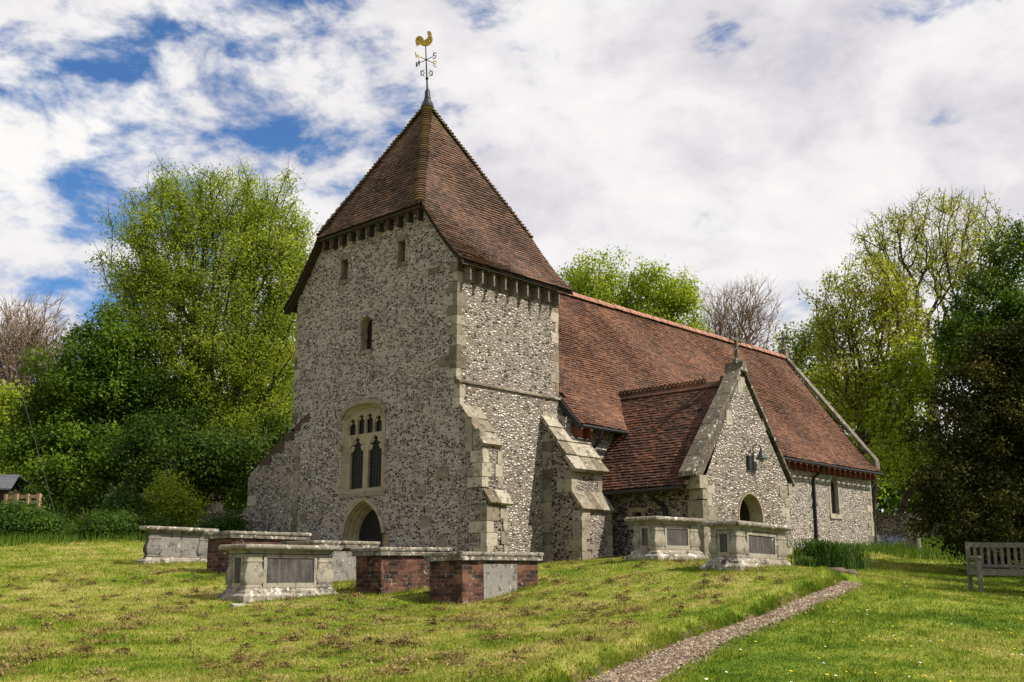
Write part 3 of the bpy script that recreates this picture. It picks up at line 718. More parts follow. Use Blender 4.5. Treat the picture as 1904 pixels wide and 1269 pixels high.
for k in range(11):
    y = 1.42+k*.416; b = MB(); b.box((-.17, y-.055, 11.22+.03*math.sin(k*2)), (.02, y+.055, 11.50), .5, .006); b.build('rafter_foot', 'dark_wood', troof)
for k in range(9):
    x = .22+k*.44; b = MB(); b.box((x-.025, -.27, 9.25), (x+.025, .02, 9.60), .5, .004); b.build('rafter_foot', 'rafter_pale', troof)

# ------------------------------------------------------------------ nave
NX0, NX1, NY0, NY1 = 4.13, 22.36, -.45, 6.65
RY, RZ = 3.10, 11.02
NPROF = [(-.86, 5.84), (-.52, 6.17), (-.1, 6.66), (RY, RZ)]
nl = arch(19.25, .30, 4.95, .55, 4.05, 6)
b = MB()
b.plate([(NX0-.4, .8), (NX0-.4, 6.05), (NX1, 6.05), (NX1, .8)], [nl], Sf(NY0), 0, .26)
b.face([(NX1, NY0, .8), (NX1, NY1, .8), (NX1, NY1, 6.1), (NX1, NY0, 6.1)]); b.face([(NX1, NY0, 6.1), (NX1, NY1, 6.1), (NX1, RY, RZ-.1)])
b.face([(NX0-.4, NY1, .8), (NX1, NY1, .8), (NX1, NY1, 6.1), (NX0-.4, NY1, 6.1)]); b.face([(NX0+.02, TY, .8), (NX0+.02, NY0, .8), (NX0+.02, NY0, 6.1), (NX0+.02, RY, RZ-.1), (NX0+.02, TY, 6.1)])
b.face([(NX0-.4, NY0, .8), (NX0-.4, -.125, .8), (NX0-.4, -.125, 6.1), (NX0-.4, NY0, 6.05)])
b.build('nave_wall', 'flint_n', church)
b = MB(); quoins(b, NX1, NY0, -1, 1, 2.2, 5.75, (.2, .42), (.2, .4)); b.build('quoin_stones', 'ashlar_pale', church)
b = MB(); b.cur = 1
for sgn in (0, 1):
    for (y0, z0), (y1, z1) in zip(NPROF, NPROF[1:]):
        Y = (lambda q: q) if not sgn else (lambda q: 2*RY-q)
        b.face([(NX0-.12, Y(y0+.02), z0-.06), (NX1+.1, Y(y0+.02), z0-.06), (NX1+.1, Y(y1+.02), z1-.06), (NX0-.12, Y(y1+.02), z1-.06)])
b.cur = 0
def n_lim(u, z):
    lo = 3.90 if u < -.15 else 4.16
    return (lo if u < -.15 else 3.99 if z > 6.7 else 4.14), (22.52 if u < -.45 else 22.40-.35*max(0, (z-6.2)/4.8)*0)
tile_slope(b, NPROF, n_lim, lambda w, u, z: (w, u, z), .105, .165, .008, .026)
tile_slope(b, NPROF, lambda u, z: (4.16, 22.4), lambda w, u, z: (w, 2*RY-u, z), .21, .5)
nroof = b.build('nave_roof', ['tile_nave', 'deck'], church)
b = MB(); x = 4.0
while x < 22.2:
    L = .46; m = 8; v = rnd.random(); dz = rnd.gauss(0, .006); A = []; B_ = []
    for j in range(m+1):
        t = math.pi*(j/m); c, s = math.cos(t), math.sin(t)
        A.append((x+.006, RY+c*.19, RZ-.07+s*.20+dz)); B_.append((x+L-.006, RY+c*.175, RZ-.07+s*.185+dz))
    for j in range(m): b.face([A[j], A[j+1], B_[j+1], B_[j]], v)
    b.face(A, v); b.face(B_, v)
    x += L
b.build('ridge_tiles', 'ridge', nroof)
b = MB()
for (y0, z0), (y1, z1) in zip(NPROF[:2], NPROF[1:3]):
    X = 3.84; b.hexa([(X, y0, z0-.20), (X+.05, y0, z0-.20), (X+.05, y1, z1-.20), (X, y1, z1-.20), (X, y0, z0-.005), (X+.05, y0, z0-.005), (X+.05, y1, z1-.005), (X, y1, z1-.005)])
b.build('verge_boards', 'black', nroof)
b = MB(); b.tube([(3.87, -.93, 5.75), (22.5, -.93, 5.74)], .055, 8); b.build('gutter', 'black', nroof)
for k in range(44):
    x = 4.02+k*.42
    if 4.6 < x < 9.6: continue
    b = MB(); b.box((x-.05, -.80, 5.50), (x+.05, NY0+.02, 5.78), .5, .004); b.build('rafter_foot', 'rafter_red', nroof)
b = MB(); b.tube([(17.62, -.93, 5.72), (17.62, -.80, 5.50), (17.60, NY0-.06, 5.32), (17.58, NY0-.06, 4.9), (17.55, NY0-.06, 2.3)], .055, 8)
for z in (3.2, 4.3, 4.75): b.box((17.47, NY0-.12, z), (17.67, NY0+.01, z+.05))
b.build('downpipe', 'black', church)
b = MB(); b.tube([(4.75, -.93, 5.72), (4.74, -.85, 5.5), (4.72, NY0-.06, 5.1), (4.72, NY0-.06, 3.8)], .05, 8); b.build('downpipe', 'black', church)
b = MB(); inn = arch(19.25, .25, 4.97, .50, 4.10, 6); b.ring(nl, inn, Sf(NY0), -.012, .12)
outl = arch(19.25, .43, 4.95, .72, 4.0, 6); b.ring(outl, nl, Sf(NY0), -.011, -.0115)
b.box((18.78, NY0-.05, 3.90), (19.72, NY0+.2, 4.06), .7, .004)
o = b.build('lancet_window', 'ashlar_pale', church)
b = MB(); b.plate(rect(18.9, 4.0, 19.6, 5.6), [], lambda x, z, d: (x, NY0+.135, z)); b.build('glazing', 'glass', o)
# chancel gable coping
b = MB(); P = [(-.72, 6.36), (RY, RZ+.22)]
for k in range(7):
    t0, t1 = k/7, (k+1)/7-.004; y0, z0 = P[0][0]+(P[1][0]-P[0][0])*t0, P[0][1]+(P[1][1]-P[0][1])*t0; y1, z1 = P[0][0]+(P[1][0]-P[0][0])*t1, P[0][1]+(P[1][1]-P[0][1])*t1
    for s in (0, 1):
        Y = (lambda q: q) if not s else (lambda q: 2*RY-q)
        b.hexa([(22.34, Y(y0), z0-.18), (22.70, Y(y0), z0-.18), (22.70, Y(y1), z1-.18), (22.34, Y(y1), z1-.18), (22.34, Y(y0), z0-.02), (22.70, Y(y0), z0-.02), (22.70, Y(y1), z1-.02), (22.34, Y(y1), z1-.02)], rnd.random())
b.box((22.34, -.74, 5.98), (22.70, -.34, 6.24), .8, .01); b.box((22.36, 2.95, RZ+.05), (22.66, 3.25, RZ+.34), .5)
b.box((22.36, -.55, .9), (22.75, -.1, 3.35), .4, .02)
b.build('gable_coping', 'coping', church)
def cross(b, x, y, z, h, w, th, ax):
    """small stone cross, arms along axis ax"""
    A = (w/2, th/2) if ax == 0 else (th/2, w/2); q = th/2
    b.box((x-q, y-q, z), (x+q, y+q, z+h), .5); zc = z+h*.66
    b.box((x-A[0], y-A[1], zc-q), (x-(q if ax == 0 else A[0]) if ax == 0 else x+A[0], (y+A[1]) if ax == 0 else y-q, zc+q), .5)
    b.box(((x+q) if ax == 0 else x-A[0], (y-A[1]) if ax == 0 else y+q, zc-q), (x+A[0], y+A[1], zc+q), .5)
    b.lathe([(th*1.5, -.02), (th*1.3, .10), (th*.7, .16)], (x, y, z), 8)
b = MB(); cross(b, 22.5, RY, RZ+.3, .85, .55, .085, 1); b.build('gable_cross', 'coping', church)

# ------------------------------------------------------------------ porch
PX0, PX1, PY = 5.14, 9.34, -4.0
PRX, PRZ = 7.10, 7.08
b = MB()
pd_o = arch(7.26, .66, 3.28, .70, 1.2, 9); pd_o = [(x, z) for x, z in pd_o]
gab = [(PX0, .9), (PX0, 4.28), (PRX, 7.28), (PX1, 4.38), (PX1, .9)]
psl = rect(-1.92, 3.06, -1.58, 3.44)
b.plate(gab, [pd_o], Sf(PY), 0, .24)
b.cur = 1
b.plate([(PY+.001, .9), (PY+.001, 4.35), (NY0, 4.35), (NY0, .9)], [psl], lambda u, v, d: (PX0+d, u, v), 0, .2)
b.cur = 0
b.face([(PX1, PY, .9), (PX1, NY0, .9), (PX1, NY0, 4.35), (PX1, PY, 4.35)])
b.cur = 2
b.face([(PX0+.3, PY+.35, .9), (PX0+.3, NY0-.2, .9), (PX0+.3, NY0-.2, 4.75), (PX0+.3, PY+.35, 4.75)]); b.face([(PX1-.3, PY+.35, .9), (PX1-.3, NY0-.2, .9), (PX1-.3, NY0-.2, 4.75), (PX1-.3, PY+.35, 4.75)])
b.face([(PX0+.3, NY0-.21, .9), (PX1-.3, NY0-.21, .9), (PX1-.3, NY0-.21, 4.75), (PX0+.3, NY0-.21, 4.75)])
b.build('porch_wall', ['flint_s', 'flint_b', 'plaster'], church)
b = MB(); pd_i = arch(7.27, .50, 3.34, .52, 1.2, 9)
for (t0, d0), (t1, d1) in zip(((0, -.02), (.35, -.02), (.42, .03), (1, .30)), ((.35, -.02), (.42, .03), (1, .30), (1, .34))):
    L0 = [(a[0]+(c[0]-a[0])*t0, a[1]+(c[1]-a[1])*t0) for a, c in zip(pd_o, pd_i)]; L1 = [(a[0]+(c[0]-a[0])*t1, a[1]+(c[1]-a[1])*t1) for a, c in zip(pd_o, pd_i)]
    b.ring(L0, L1, Sf(PY), d0, d1)
pdw = b.build('porch_doorway', 'ashlar_warm', church)
b = MB(); di = arch(7.7, .55, 3.2, .6, 1.2, 7); do = arch(7.7, .80, 3.2, .85, 1.2, 7); b.ring(do, di, Sf(NY0-.25), -.02, .02); b.build('inner_arch', 'ashlar_warm', pdw)
b = MB(); b.plate(di, [], Sf(NY0-.222)); b.build('door_leaf', 'door', pdw)
b = MB(); quoins(b, PX0, PY, 1, 1, 1.4, 4.2, (.22, .44), (.3, .5)); quoins(b, PX1, PY, -1, 1, 1.4, 4.3, (.2, .42), (.3, .5))
b.box((6.24, PY-.012, 5.74), (6.52, PY+.1, 6.12), .95, .01); b.box((8.10, PY-.012, 5.78), (8.38, PY+.1, 6.1), .7, .01); b.box((6.9, PY-.012, 6.7), (7.25, PY+.1, 7.15), .7, .01)
b.build('quoin_stones', 'ashlar_pale', church)
b = MB(); b.box((PX0-.02, -2.02, 2.98), (PX0+.2, -1.48, 3.08), .5); b.box((PX0-.02, -2.02, 3.44), (PX0+.2, -1.48, 3.56), .6)
b.box((PX0-.018, -2.02, 3.085), (PX0+.2, -1.92, 3.435), .5); b.box((PX0-.018, -1.60, 3.085), (PX0+.2, -1.48, 3.435), .5)
o = b.build('porch_window', 'ashlar_warm', church)
b = MB(); b.plate(rect(-1.95, 3.05, -1.55, 3.45), [], lambda u, v, d: (PX0+.19, u, v)); b.build('opening', 'shade_sheet', o)
# roof
PPROF = [(4.52, 4.02), (4.92, 4.47), (PRX, PRZ)]
nroof_y = lambda z: np.interp(z, [5.84, 6.17, 6.66, RZ], [-.86, -.52, -.1, RY])
def p_lim(u, z): return -3.80, (float(nroof_y(z+.05))+.03 if z > 5.8 else NY0)
def p_lim2(u, z): lo, hi = p_lim(u, z); return lo, hi
b = MB(); b.cur = 1
for sgn in (0, 1):
    for (u0, z0), (u1, z1) in zip(PPROF, PPROF[1:]):
        X = (lambda q: q) if not sgn else (lambda q: 2*PRX-q)
        b.face([(X(u0+.03), -3.7, z0-.06), (X(u0+.03), float(nroof_y(z0)) if z0 > 5.8 else NY0, z0-.06), (X(u1), float(nroof_y(z1))+.1, z1-.06), (X(u1), -3.7, z1-.06)])
b.cur = 0
tile_slope(b, PPROF, p_lim, lambda w, u, z: (u, w, z), .110, .165, .009, .032); tile_slope(b, PPROF, p_lim, lambda w, u, z: (2*PRX-u, w, z), .110, .165, .009, .032)
proof = b.build('porch_roof', ['tile_porch', 'deck'], church)
b = MB(); y = -3.75
while y < .35:
    v = rnd.random()
    b.prism([(PRX-.16, PRZ-.12), (PRX, PRZ+.06), (PRX+.16, PRZ-.12)], lambda u, z, d: (u, d, z), y+.004, y+.44, v)
    if not (-3.45 < y < -3.2):
        for k in range(3):
            yc = y+.075+k*.145; rr = .075; m = 10
            for j in range(m):
                t0, t1 = 2*math.pi*j/m, 2*math.pi*(j+1)/m; P4 = [(yc+math.cos(t)*r, PRZ+.105+math.sin(t)*r) for t, r in ((t0, rr), (t1, rr), (t1, rr*.42), (t0, rr*.42))]
                b.prism(P4, lambda u, z, d: (d, u, z), PRX-.018, PRX+.018, v)
    y += .445
b.build('ridge_crest', 'tile_porch', proof)
b = MB(); b.tube([(4.46, -3.72, 3.95), (4.46, -1.0, 3.93)], .05, 8); b.tube([(4.5, -3.70, 4.06), (4.35, -3.9, 4.02), (4.5, -3.98, 4.12)], .018, 5); b.build('gutter', 'black', proof)
b = MB(); b.tube([(4.46, -2.6, 3.92), (4.6, -2.62, 3.8), (PX0-.08, -2.72, 3.55), (PX0-.08, -2.75, 3.3), (PX0-.08, -2.75, 1.6)], .06, 8); b.build('downpipe', 'black', church)
# gable coping and kneelers
b = MB()
for s, (xe, ze) in enumerate(((4.44, 4.36), (9.62, 4.40))):
    nseg = 7
    for k in range(nseg):
        t0, t1 = k/nseg, (k+1)/nseg-.006; x0 = xe+(PRX-xe)*t0; z0 = ze+(7.52-ze)*t0; x1 = xe+(PRX-xe)*t1; z1 = ze+(7.52-ze)*t1
        ya, yb_ = -4.08, (-3.64 if s == 0 else -3.66); th = .12
        b.hexa([(x0, ya, z0-th), (x1, ya, z1-th), (x1, yb_, z1-th), (x0, yb_, z0-th), (x0, ya, z0), (x1, ya, z1), (x1, yb_, z1), (x0, yb_, z0)], rnd.random())
b.prism([(4.66, 4.30), (PRX, 7.35), (9.45, 4.32), (9.3, 4.15), (PRX, 6.9), (4.9, 4.15)], lambda u, z, d: (u, d, z), -3.985, -3.62, .4)
b.prism([(PRX-.16, 7.30), (PRX-.09, 7.58), (PRX+.09, 7.58), (PRX+.16, 7.30)], lambda u, z, d: (u, d, z), -4.12, -3.56, .6)
b.build('gable_coping', 'coping', church)
b = MB(); b.box((4.76, -4.05, 3.94), (PX0+.02, -3.62, 4.28), .8, .012); b.box((4.92, -4.035, 3.68), (PX0+.02, -3.62, 3.93), .7, .012); b.box((PX1-.02, -4.05, 4.05), (9.52, -3.6, 4.34), .8, .012)
b.box((4.92, -4.02, 1.4), (PX0+.01, -3.55, 3.65), .4, .01)
b.build('kneeler_stones', 'ashlar', church)
b = MB(); cross(b, PRX-.02, -3.9, 7.55, 1.02, .60, .085, 0); b.build('gable_cross', 'coping', church)

# ------------------------------------------------------------------ wall lamp
lx, ly = 7.30, PY
lamp = empty('wall_lamp', (lx, ly, 4.8), 'black swan neck lamp fixed to the porch gable above the doorway', 'lamp')
b = MB(); b.box((lx-.13, ly-.09, 4.62), (lx+.05, ly+.01, 4.98), .5, .002); b.build('back_box', 'lampmetal', lamp)
b = MB(); P = [(lx+.05, ly-.11, 4.62)]+[(lx+.05, ly-.11, 4.72+k*.10) for k in range(5)]
P += [(lx+.05+.13*(1-math.cos(t)), ly-.11-.05*(1-math.cos(t)), 5.16+.13*math.sin(t)) for t in [math.pi*k/8 for k in range(9)]]
b.tube(P, .017, 8); b.tube([(lx-.05, ly-.05, 4.80), (lx+.06, ly-.11, 4.82)], .02, 6); ex, ey, ez = P[-1]; b.build('swan_neck', 'lampmetal', lamp)
b = MB(); b.lathe([(.02, .05), (.03, .0), (.055, -.08), (.07, -.13), (.165, -.25), (.175, -.26), (.165, -.255), (.05, -.14)], (ex, ey, ez), 16); b.build('lamp_shade', 'lampmetal', lamp, True)
b = MB(); b.lathe([(.05, -.16), (.062, -.25), (.05, -.33), (.02, -.36)], (ex, ey, ez), 12); b.build('bulb_glass', 'plaster', lamp, True)

# ------------------------------------------------------------------ small fitting on the tower roof, rail behind the shrubs
fp = at(943, 397, 32.6)
fit = empty('roof_fitting', tuple(fp), 'small dark grey fitting on a bracket sticking out of the tower roof slope at right', 'fitting')
b = MB(); u = Vector((RT[0], RT[1], 0)); b.tube([tuple(Vector(fp)-u*.16+Vector((0, 0, -.10))), tuple(Vector(fp)+u*.03+Vector((0, 0, .06)))], .022, 6); b.build('bracket', 'lampmetal', fit)
b = MB(); b.tube([tuple(Vector(fp)+u*.03+Vector((0, 0, .05))), tuple(Vector(fp)+u*.05+Vector((0, 0, .09))), tuple(Vector(fp)+u*.10+Vector((0, 0, .19)))], [.03, .055, .06], 8); b.build('head', 'lampmetal', fit)

# ------------------------------------------------------------------ weather vane
vx, vy, vz = APEX[0], APEX[1], APEX[2]
vane = empty('weather_vane', (vx, vy, vz), 'gilded cockerel weather vane leaning on an iron rod at the tip of the tower roof', 'weather vane')
tilt = Vector((-RT[0], -RT[1], 0))*.052
def VP(h, r=0., u=None):
    p = Vector((vx, vy, vz+h))+tilt*max(0, h-.3)
    return p+u*r if u is not None else p
b = MB(); b.lathe([(.21, -.10), (.17, .04), (.11, .14), (.10, .20)], (vx, vy, vz), 12); b.lathe([(.085, .15), (.10, .17), (.10, .24), (.085, .26), (.085, .42), (.06, .49), (.03, .52)], (vx, vy, vz), 12, 2); b.build('finial_socket', 'black', vane, True)
b = MB(); b.tube([VP(.4), VP(.95), VP(2.0)], [.032, .024, .016], 8); b.build('rod', 'black', vane)
b = MB()
for a in range(4):
    u = Vector((math.cos(a*math.pi/2+.8), math.sin(a*math.pi/2+.8), 0))
    for h0, sg in ((.92, 1), (1.18, -1)):
        pts = []
        for k in range(15):
            t = k/14*2.6*math.pi/2*1.25; r = .11*(1-.5*k/14); pts.append(VP(h0+sg*(.02+.11-math.cos(t)*r-.0), .03+.085+math.sin(t-.6)*r*.8, u))
        b.tube(pts, .011, 5)
b.lathe([(.03, 0), (.055, .05), (.03, .1)], VP(.82), 10); b.build('scrollwork', 'black', vane)
b = MB()
for u in (Vector((1, 0, 0)), Vector((0, 1, 0))): b.tube([VP(1.5, -.30, u), VP(1.5, .30, u)], .012, 6)
b.lathe([(.02, -.04), (.04, 0), (.02, .04)], VP(1.5), 10); b.build('direction_arms', 'black', vane)
GLY = {'N': [[(0, 0), (0, 1)], [(0, 1), (.75, 0)], [(.75, 0), (.75, 1)]], 'S': [[(.75, .85), (.55, 1), (.2, 1), (.02, .85), (.05, .62), (.37, .5), (.7, .38), (.73, .15), (.55, 0), (.2, 0), (0, .15)]],
       'E': [[(.65, 1), (0, 1), (0, 0), (.65, 0)], [(0, .5), (.5, .5)]], 'W': [[(0, 1), (.25, 0), (.5, .75), (.75, 0), (1, 1)]]}
for ch, u, mirror, mt in (('N', Vector((0, 1, 0)), True, 'black'), ('S', Vector((0, -1, 0)), False, 'black'), ('W', Vector((-1, 0, 0)), False, 'gold'), ('E', Vector((1, 0, 0)), False, 'gold')):
    b = MB(); s = .175; c = VP(1.5, .385, u)
    e1 = Vector((0, -1, 0)) if u.y else Vector((1, 0, 0))      # reads left to right for someone to the south west
    for st in GLY[ch]:
        pts = [c+e1*((p-.37)*s*(-1 if mirror else 1))+Vector((0, 0, (q-.5)*s)) for p, q in st]
        b.tube(pts, .017, 4)
    b.build('letter', mt, vane)
b = MB()                                                       # cockerel outline, facing right
ck = [(-.02,-.16),(.06,-.15),(.15,-.09),(.22,0),(.25,.10),(.25,.20),(.20,.28),(.17,.33),(.19,.36),(.20,.31),(.215,.37),(.155,.40),(.19,.43),(.13,.49),(.10,.50),(.06,.48),(.02,.495),(.02,.44),(.04,.40),(.04,.33),(.07,.24),(.05,.15),(-.04,.10),(-.10,.08),(-.13,.16),(-.19,.24),(-.28,.28),(-.38,.25),(-.44,.16),(-.46,.04),(-.43,-.08),(-.41,-.20),(-.385,-.10),(-.36,-.19),(-.33,-.08),(-.30,-.16),(-.27,-.07),(-.20,-.12),(-.12,-.16)]
er = Vector((RT[0], RT[1], 0)); ef = Vector((HF[0], HF[1], 0)); top = VP(2.09)+er*.03
b.prism([(u*.76, v*.76) for u, v in ck], lambda u, v, d: tuple(top+er*u+Vector((0, 0, v))+ef*d), -.02, .02)
for c, r in (((-.22, .09), .10), ((-.24, .04), .07), ((.015, 0), .09), ((.08, .09), .07)):
    b.tube([top+er*(c[0]+math.cos(t)*r)+Vector((0, 0, c[1]+math.sin(t)*r))-ef*.022 for t in [math.pi*(.1+k/6) for k in range(6)]], .012, 4)
b.build('cockerel', 'gold', vane)

# ------------------------------------------------------------------ chest tombs
def corner(px, py, d): p = at(px, py, d); return float(p[0]), float(p[1]), float(p[2])
def foot(xl, xc, yc, xr, d):
    x, y, z = corner(xc, yc, d)
    L = float(onpl(xr, yc, 1, y)[0])-x; W_ = float(onpl(xl, yc, 0, x)[1])-y
    return x, y, z, L, W_
def wobble(o, ax, ay):
    """settle the whole tomb a little out of level"""
    o.rotation_euler = (math.radians(ax), math.radians(ay), 0)
def rounded_slab(b, x0, y0, x1, y1, z0, z1, r, val=.5):
    """slab with a half round nosing"""
    m = 5; rows = []
    for k in range(m+1):
        t = -math.pi/2+math.pi*k/m; o = r*(1-math.cos(t)); z = (z0+z1)/2+(z1-z0)/2*math.sin(t)
        rows.append([(x0+o, y0+o, z), (x1-o, y0+o, z), (x1-o, y1-o, z), (x0+o, y1-o, z)])
    for a, c in zip(rows, rows[1:]):
        for j in range(4): b.face([a[j], a[(j+1) % 4], c[(j+1) % 4], c[j]], val)
    b.face(rows[0], val); b.face(rows[-1], val)
def profile_base(b, x0, y0, x1, y1, prof, val=.5):
    """prof: list of (inset, z)"""
    rows = [[(x0+o, y0+o, z), (x1-o, y0+o, z), (x1-o, y1-o, z), (x0+o, y1-o, z)] for o, z in prof]
    for a, c in zip(rows, rows[1:]):
        for j in range(4): b.face([a[j], a[(j+1) % 4], c[(j+1) % 4], c[j]], val)
    b.face(rows[-1], val)
def pedestal_tomb(x, y, z, L, W_, H, label, panel='slate', mat='tomb', base='tomb_lichen', tilt=(0, 0), slabov=0., ph=.26):
    o = empty('chest_tomb', (x, y, z), label, 'tomb', 'chest tombs in the churchyard')
    zt = H-.085
    X0, Y0, X1, Y1 = x, y, x+L, y+W_
    b = MB(); b.box((X0+.03, Y0+.03, z-.35), (X1-.03, Y1-.03, z), .3)
    profile_base(b, X0, Y0, X1, Y1, [(0, z-.02), (0, z+ph*.52), (.025, z+ph*.60), (.07, z+ph*.68), (.075, z+ph*.80), (.115, z+ph*.92), (.125, z+ph)])
    b.build('plinth', base, o)
    i = .125; bx0, by0, bx1, by1 = X0+i, Y0+i, X1-i, Y1-i; zb = z+ph; zt_ = z+zt; h = zt_-zb
    b = MB(); c = .045
    b.box((bx0+c, by0+c, zb-.01), (bx1-c, by1-c, zt_-.02), .4)
    b.build('body', mat, o)
    # moulded cornice under the slab
    b = MB(); profile_base(b, bx0+.03, by0+.03, bx1-.03, by1-.03, [(.0, zt_-.075), (-.02, zt_-.06), (-.02, zt_-.03), (-.05, zt_)]); b.build('cornice', mat, o)
    w = min(.33, L*.185)
    prof = [(.48, 0), (.50, .02), (.50, .05), (.44, .065), (.45, .085), (.53, .16), (.575, .25), (.57, .34), (.52, .44), (.455, .54), (.425, .62), (.42, .66), (.475, .68), (.475, .71), (.43, .73), (.43, .80), (.48, .83), (.49, .87)]
    for sx, sy in ((0, 0), (1, 0), (0, 1), (1, 1)):
        cx = bx0+w*.46 if not sx else bx1-w*.46; wd = w*.46; cy = by0+wd*.46 if not sy else by1-wd*.46
        b = MB(); vv = .5+.3*rnd.uniform(-1, 1); oct_ = [(1, .86), (.86, 1), (-.86, 1), (-1, .86), (-1, -.86), (-.86, -1), (.86, -1), (1, -.86)]
        rowsp = [[(cx+ux*r*w, cy+uy*r*wd, zb+q*h) for ux, uy in oct_] for r, q in prof]
        for ra, rb in zip(rowsp, rowsp[1:]):
            for j in range(8): b.face([ra[j], ra[(j+1) % 8], rb[(j+1) % 8], rb[j]], vv)
        b.build('corner_pedestal', mat, o)
    # framed panels, long sides and ends
    for nm, u0, u1, fn, ok in (('s', bx0+w+.0, bx1-w-.0, lambda u, v, d: (u, by0+d, v), True), ('w', by0+w*.44, by1-w*.44, lambda u, v, d: (bx0+d, u, v), True), ('n', bx0+w+.02, bx1-w-.02, lambda u, v, d: (u, by1-d, v), True), ('e', by0+w*.44, by1-w*.44, lambda u, v, d: (bx1-d, u, v), True)):
        z0, z1 = zb+.005, zt_-.08; fw = .06 if nm in 'sn' else .05
        if panel is None:
            b = MB(); b.prism(rect(u0-.05, z0, u1+.05, z1), fn, .015, .09); b.build('panel', 'tomb_grey', o); continue
        hole = rect(u0+fw, z0+.075, u1-fw, z1-.055)
        b = MB(); b.plate(rect(u0, z0, u1, z1), [hole], fn, .005, .03)
        b.prism(rect(u0, z0, u0+.0001, z1), fn, .005, .08, .5, False); b.prism(rect(u1-.0001, z0, u1, z1), fn, .005, .08, .5, False)
        pf = b.build('panel_frame', mat, o)
        b = MB(); b.prism(rect(u0+fw-.01, z0+.065, u1-fw+.01, z1-.045), fn, .022, .06); b.build('inscription_panel', panel, pf)
    b = MB(); rounded_slab(b, X0-slabov, Y0-slabov, X1+slabov, Y1+slabov, zt_, z+H, .035); b.build('top_slab', 'slab', o)
    wobble(o, *tilt); return o
def brick_tomb(x, y, z, L, W_, H, label, panel=None, tilt=(0, 0), step=True, ov=.085):
    o = empty('chest_tomb', (x, y, z), label, 'tomb', 'chest tombs in the churchyard')
    b = MB(); b.box((x, y, z-.5), (x+L, y+W_, z+H-.14), .5, .012); b.build('brick_body', 'brick', o)
    if panel:
        c0, c1 = panel; b = MB(); b.box((x+c0*L, y-.012, z-.02), (x+c1*L, y+.03, z+H-.20), .6, .004); b.build('stone_panel', 'tomb_grey', o)
    b = MB(); b.box((x-ov*.75, y-ov*.75, z+H-.14), (x+L+ov*.75, y+W_+ov*.75, z+H-.070), .35, .006); b.build('lower_slab', 'slab', o)
    b = MB(); rounded_slab(b, x-ov, y-ov, x+L+ov, y+W_+ov, z+H-.068, z+H, .016); b.build('top_slab', 'slab', o)
    wobble(o, *tilt); return o

pedestal_tomb(*foot(400, 452, 1125, 635, 18), .975, 'nearest pale stone chest tomb with bulging pedestals, left of the brick tombs', tilt=(0, -.3))
x, y, z = corner(452, 1125, 18)
b = MB(); b.box((x-.25, y-.16, z-.16), (x+2.45, y-.005, z+.012), .9, .02)
tag(b.build('kerb_stone', 'tomb'), 'narrow pale kerb stone flush with the grass before the nearest pedestal tomb', 'kerb stone')
pedestal_tomb(*foot(1163, 1224, 1048, 1318, 21), .90, 'pedestal tomb with slate panels close to the porch, partly behind the tomb beside the path', tilt=(-.3, -.5), slabov=.0, ph=.27)
pedestal_tomb(*foot(1302, 1377, 1073, 1483, 18.3), .935, 'pedestal tomb with leaning slate panel on a stepped plinth above the gravel path', tilt=(.3, 1.0), slabov=-.03, ph=.33)
pedestal_tomb(*foot(252, 268, 1050, 404, 24), .84, 'grey lichened chest tomb farthest left with plain granular stone panel and corner pedestals', None, 'tomb_grey', 'tomb_lichen', tilt=(0, .35), ph=.17)
brick_tomb(*foot(798, 860.6, 1129, 1001, 18.3), .895, 'front red brick chest tomb with a pale stone panel set in its long side', (.26, .70), (-.6, -.6))
brick_tomb(*foot(662, 708.3, 1108, 830, 19.3), .83, 'plain red brick chest tomb under a mossy slab, left of the pale panelled one', None, (-.5, -1.0))
brick_tomb(*foot(530, 583, 1088, 695, 21.2), .84, 'low brick chest tomb with a large grey panel, seen behind the nearest pedestal tomb', (.18, .86), (0, -.6))
brick_tomb(*foot(384, 427, 1069, 566, 21.5), .84, 'dark brick chest tomb with scalloped lichen on its slab, behind the nearest pedestal tomb', None, (0, -.5))

# ------------------------------------------------------------------ bench
bx, by, bz = corner(1822, 1103, 20)
bench = empty('garden_bench', (bx, by, bz), 'weathered grey slatted wooden garden bench on the lawn at the right edge', 'bench')
bench.rotation_euler = (0, math.radians(.6), YAW-math.pi/2-math.radians(4))
def lb(nm, parts):
    b = MB()
    for p in parts: b.box(p[0], p[1], p[2] if len(p) > 2 else .5, .003)
    me = b.build(nm, 'bench_wood'); me.parent = bench; return me
BW = 1.75
for x0, y0, h, y1 in ((0, 0, .62, .06), (BW-.06, 0, .62, .06), (0, .52, .93, .585), (BW-.06, .52, .93, .585)): lb('leg', [((x0, y0, -.08), (x0+.065, y1, h))])
for k in range(5): lb('seat_slat', [((.02, .02+k*.10, .405), (BW-.02, .105+k*.10, .43))])
lb('seat_rail', [((.065, .015, .31), (BW-.06, .05, .40))]); lb('seat_rail', [((.065, .53, .33), (BW-.06, .57, .42))])
lb('top_rail', [((.065, .53, .83), (BW-.06, .575, .92))]); lb('lower_back_rail', [((.065, .532, .46), (BW-.06, .573, .52))])
for k in range(13): lb('back_slat', [((.13+k*.122, .54, .52), (.185+k*.122, .562, .83))])
for x0 in (-.01, BW-.07): lb('armrest', [((x0, -.06, .62), (x0+.08, .52, .655)), ((x0+.012, .02, .655), (x0+.068, .44, .672))])
for x0 in (0, BW-.06): lb('side_rail', [((x0+.008, .06, .32), (x0+.052, .52, .40))])

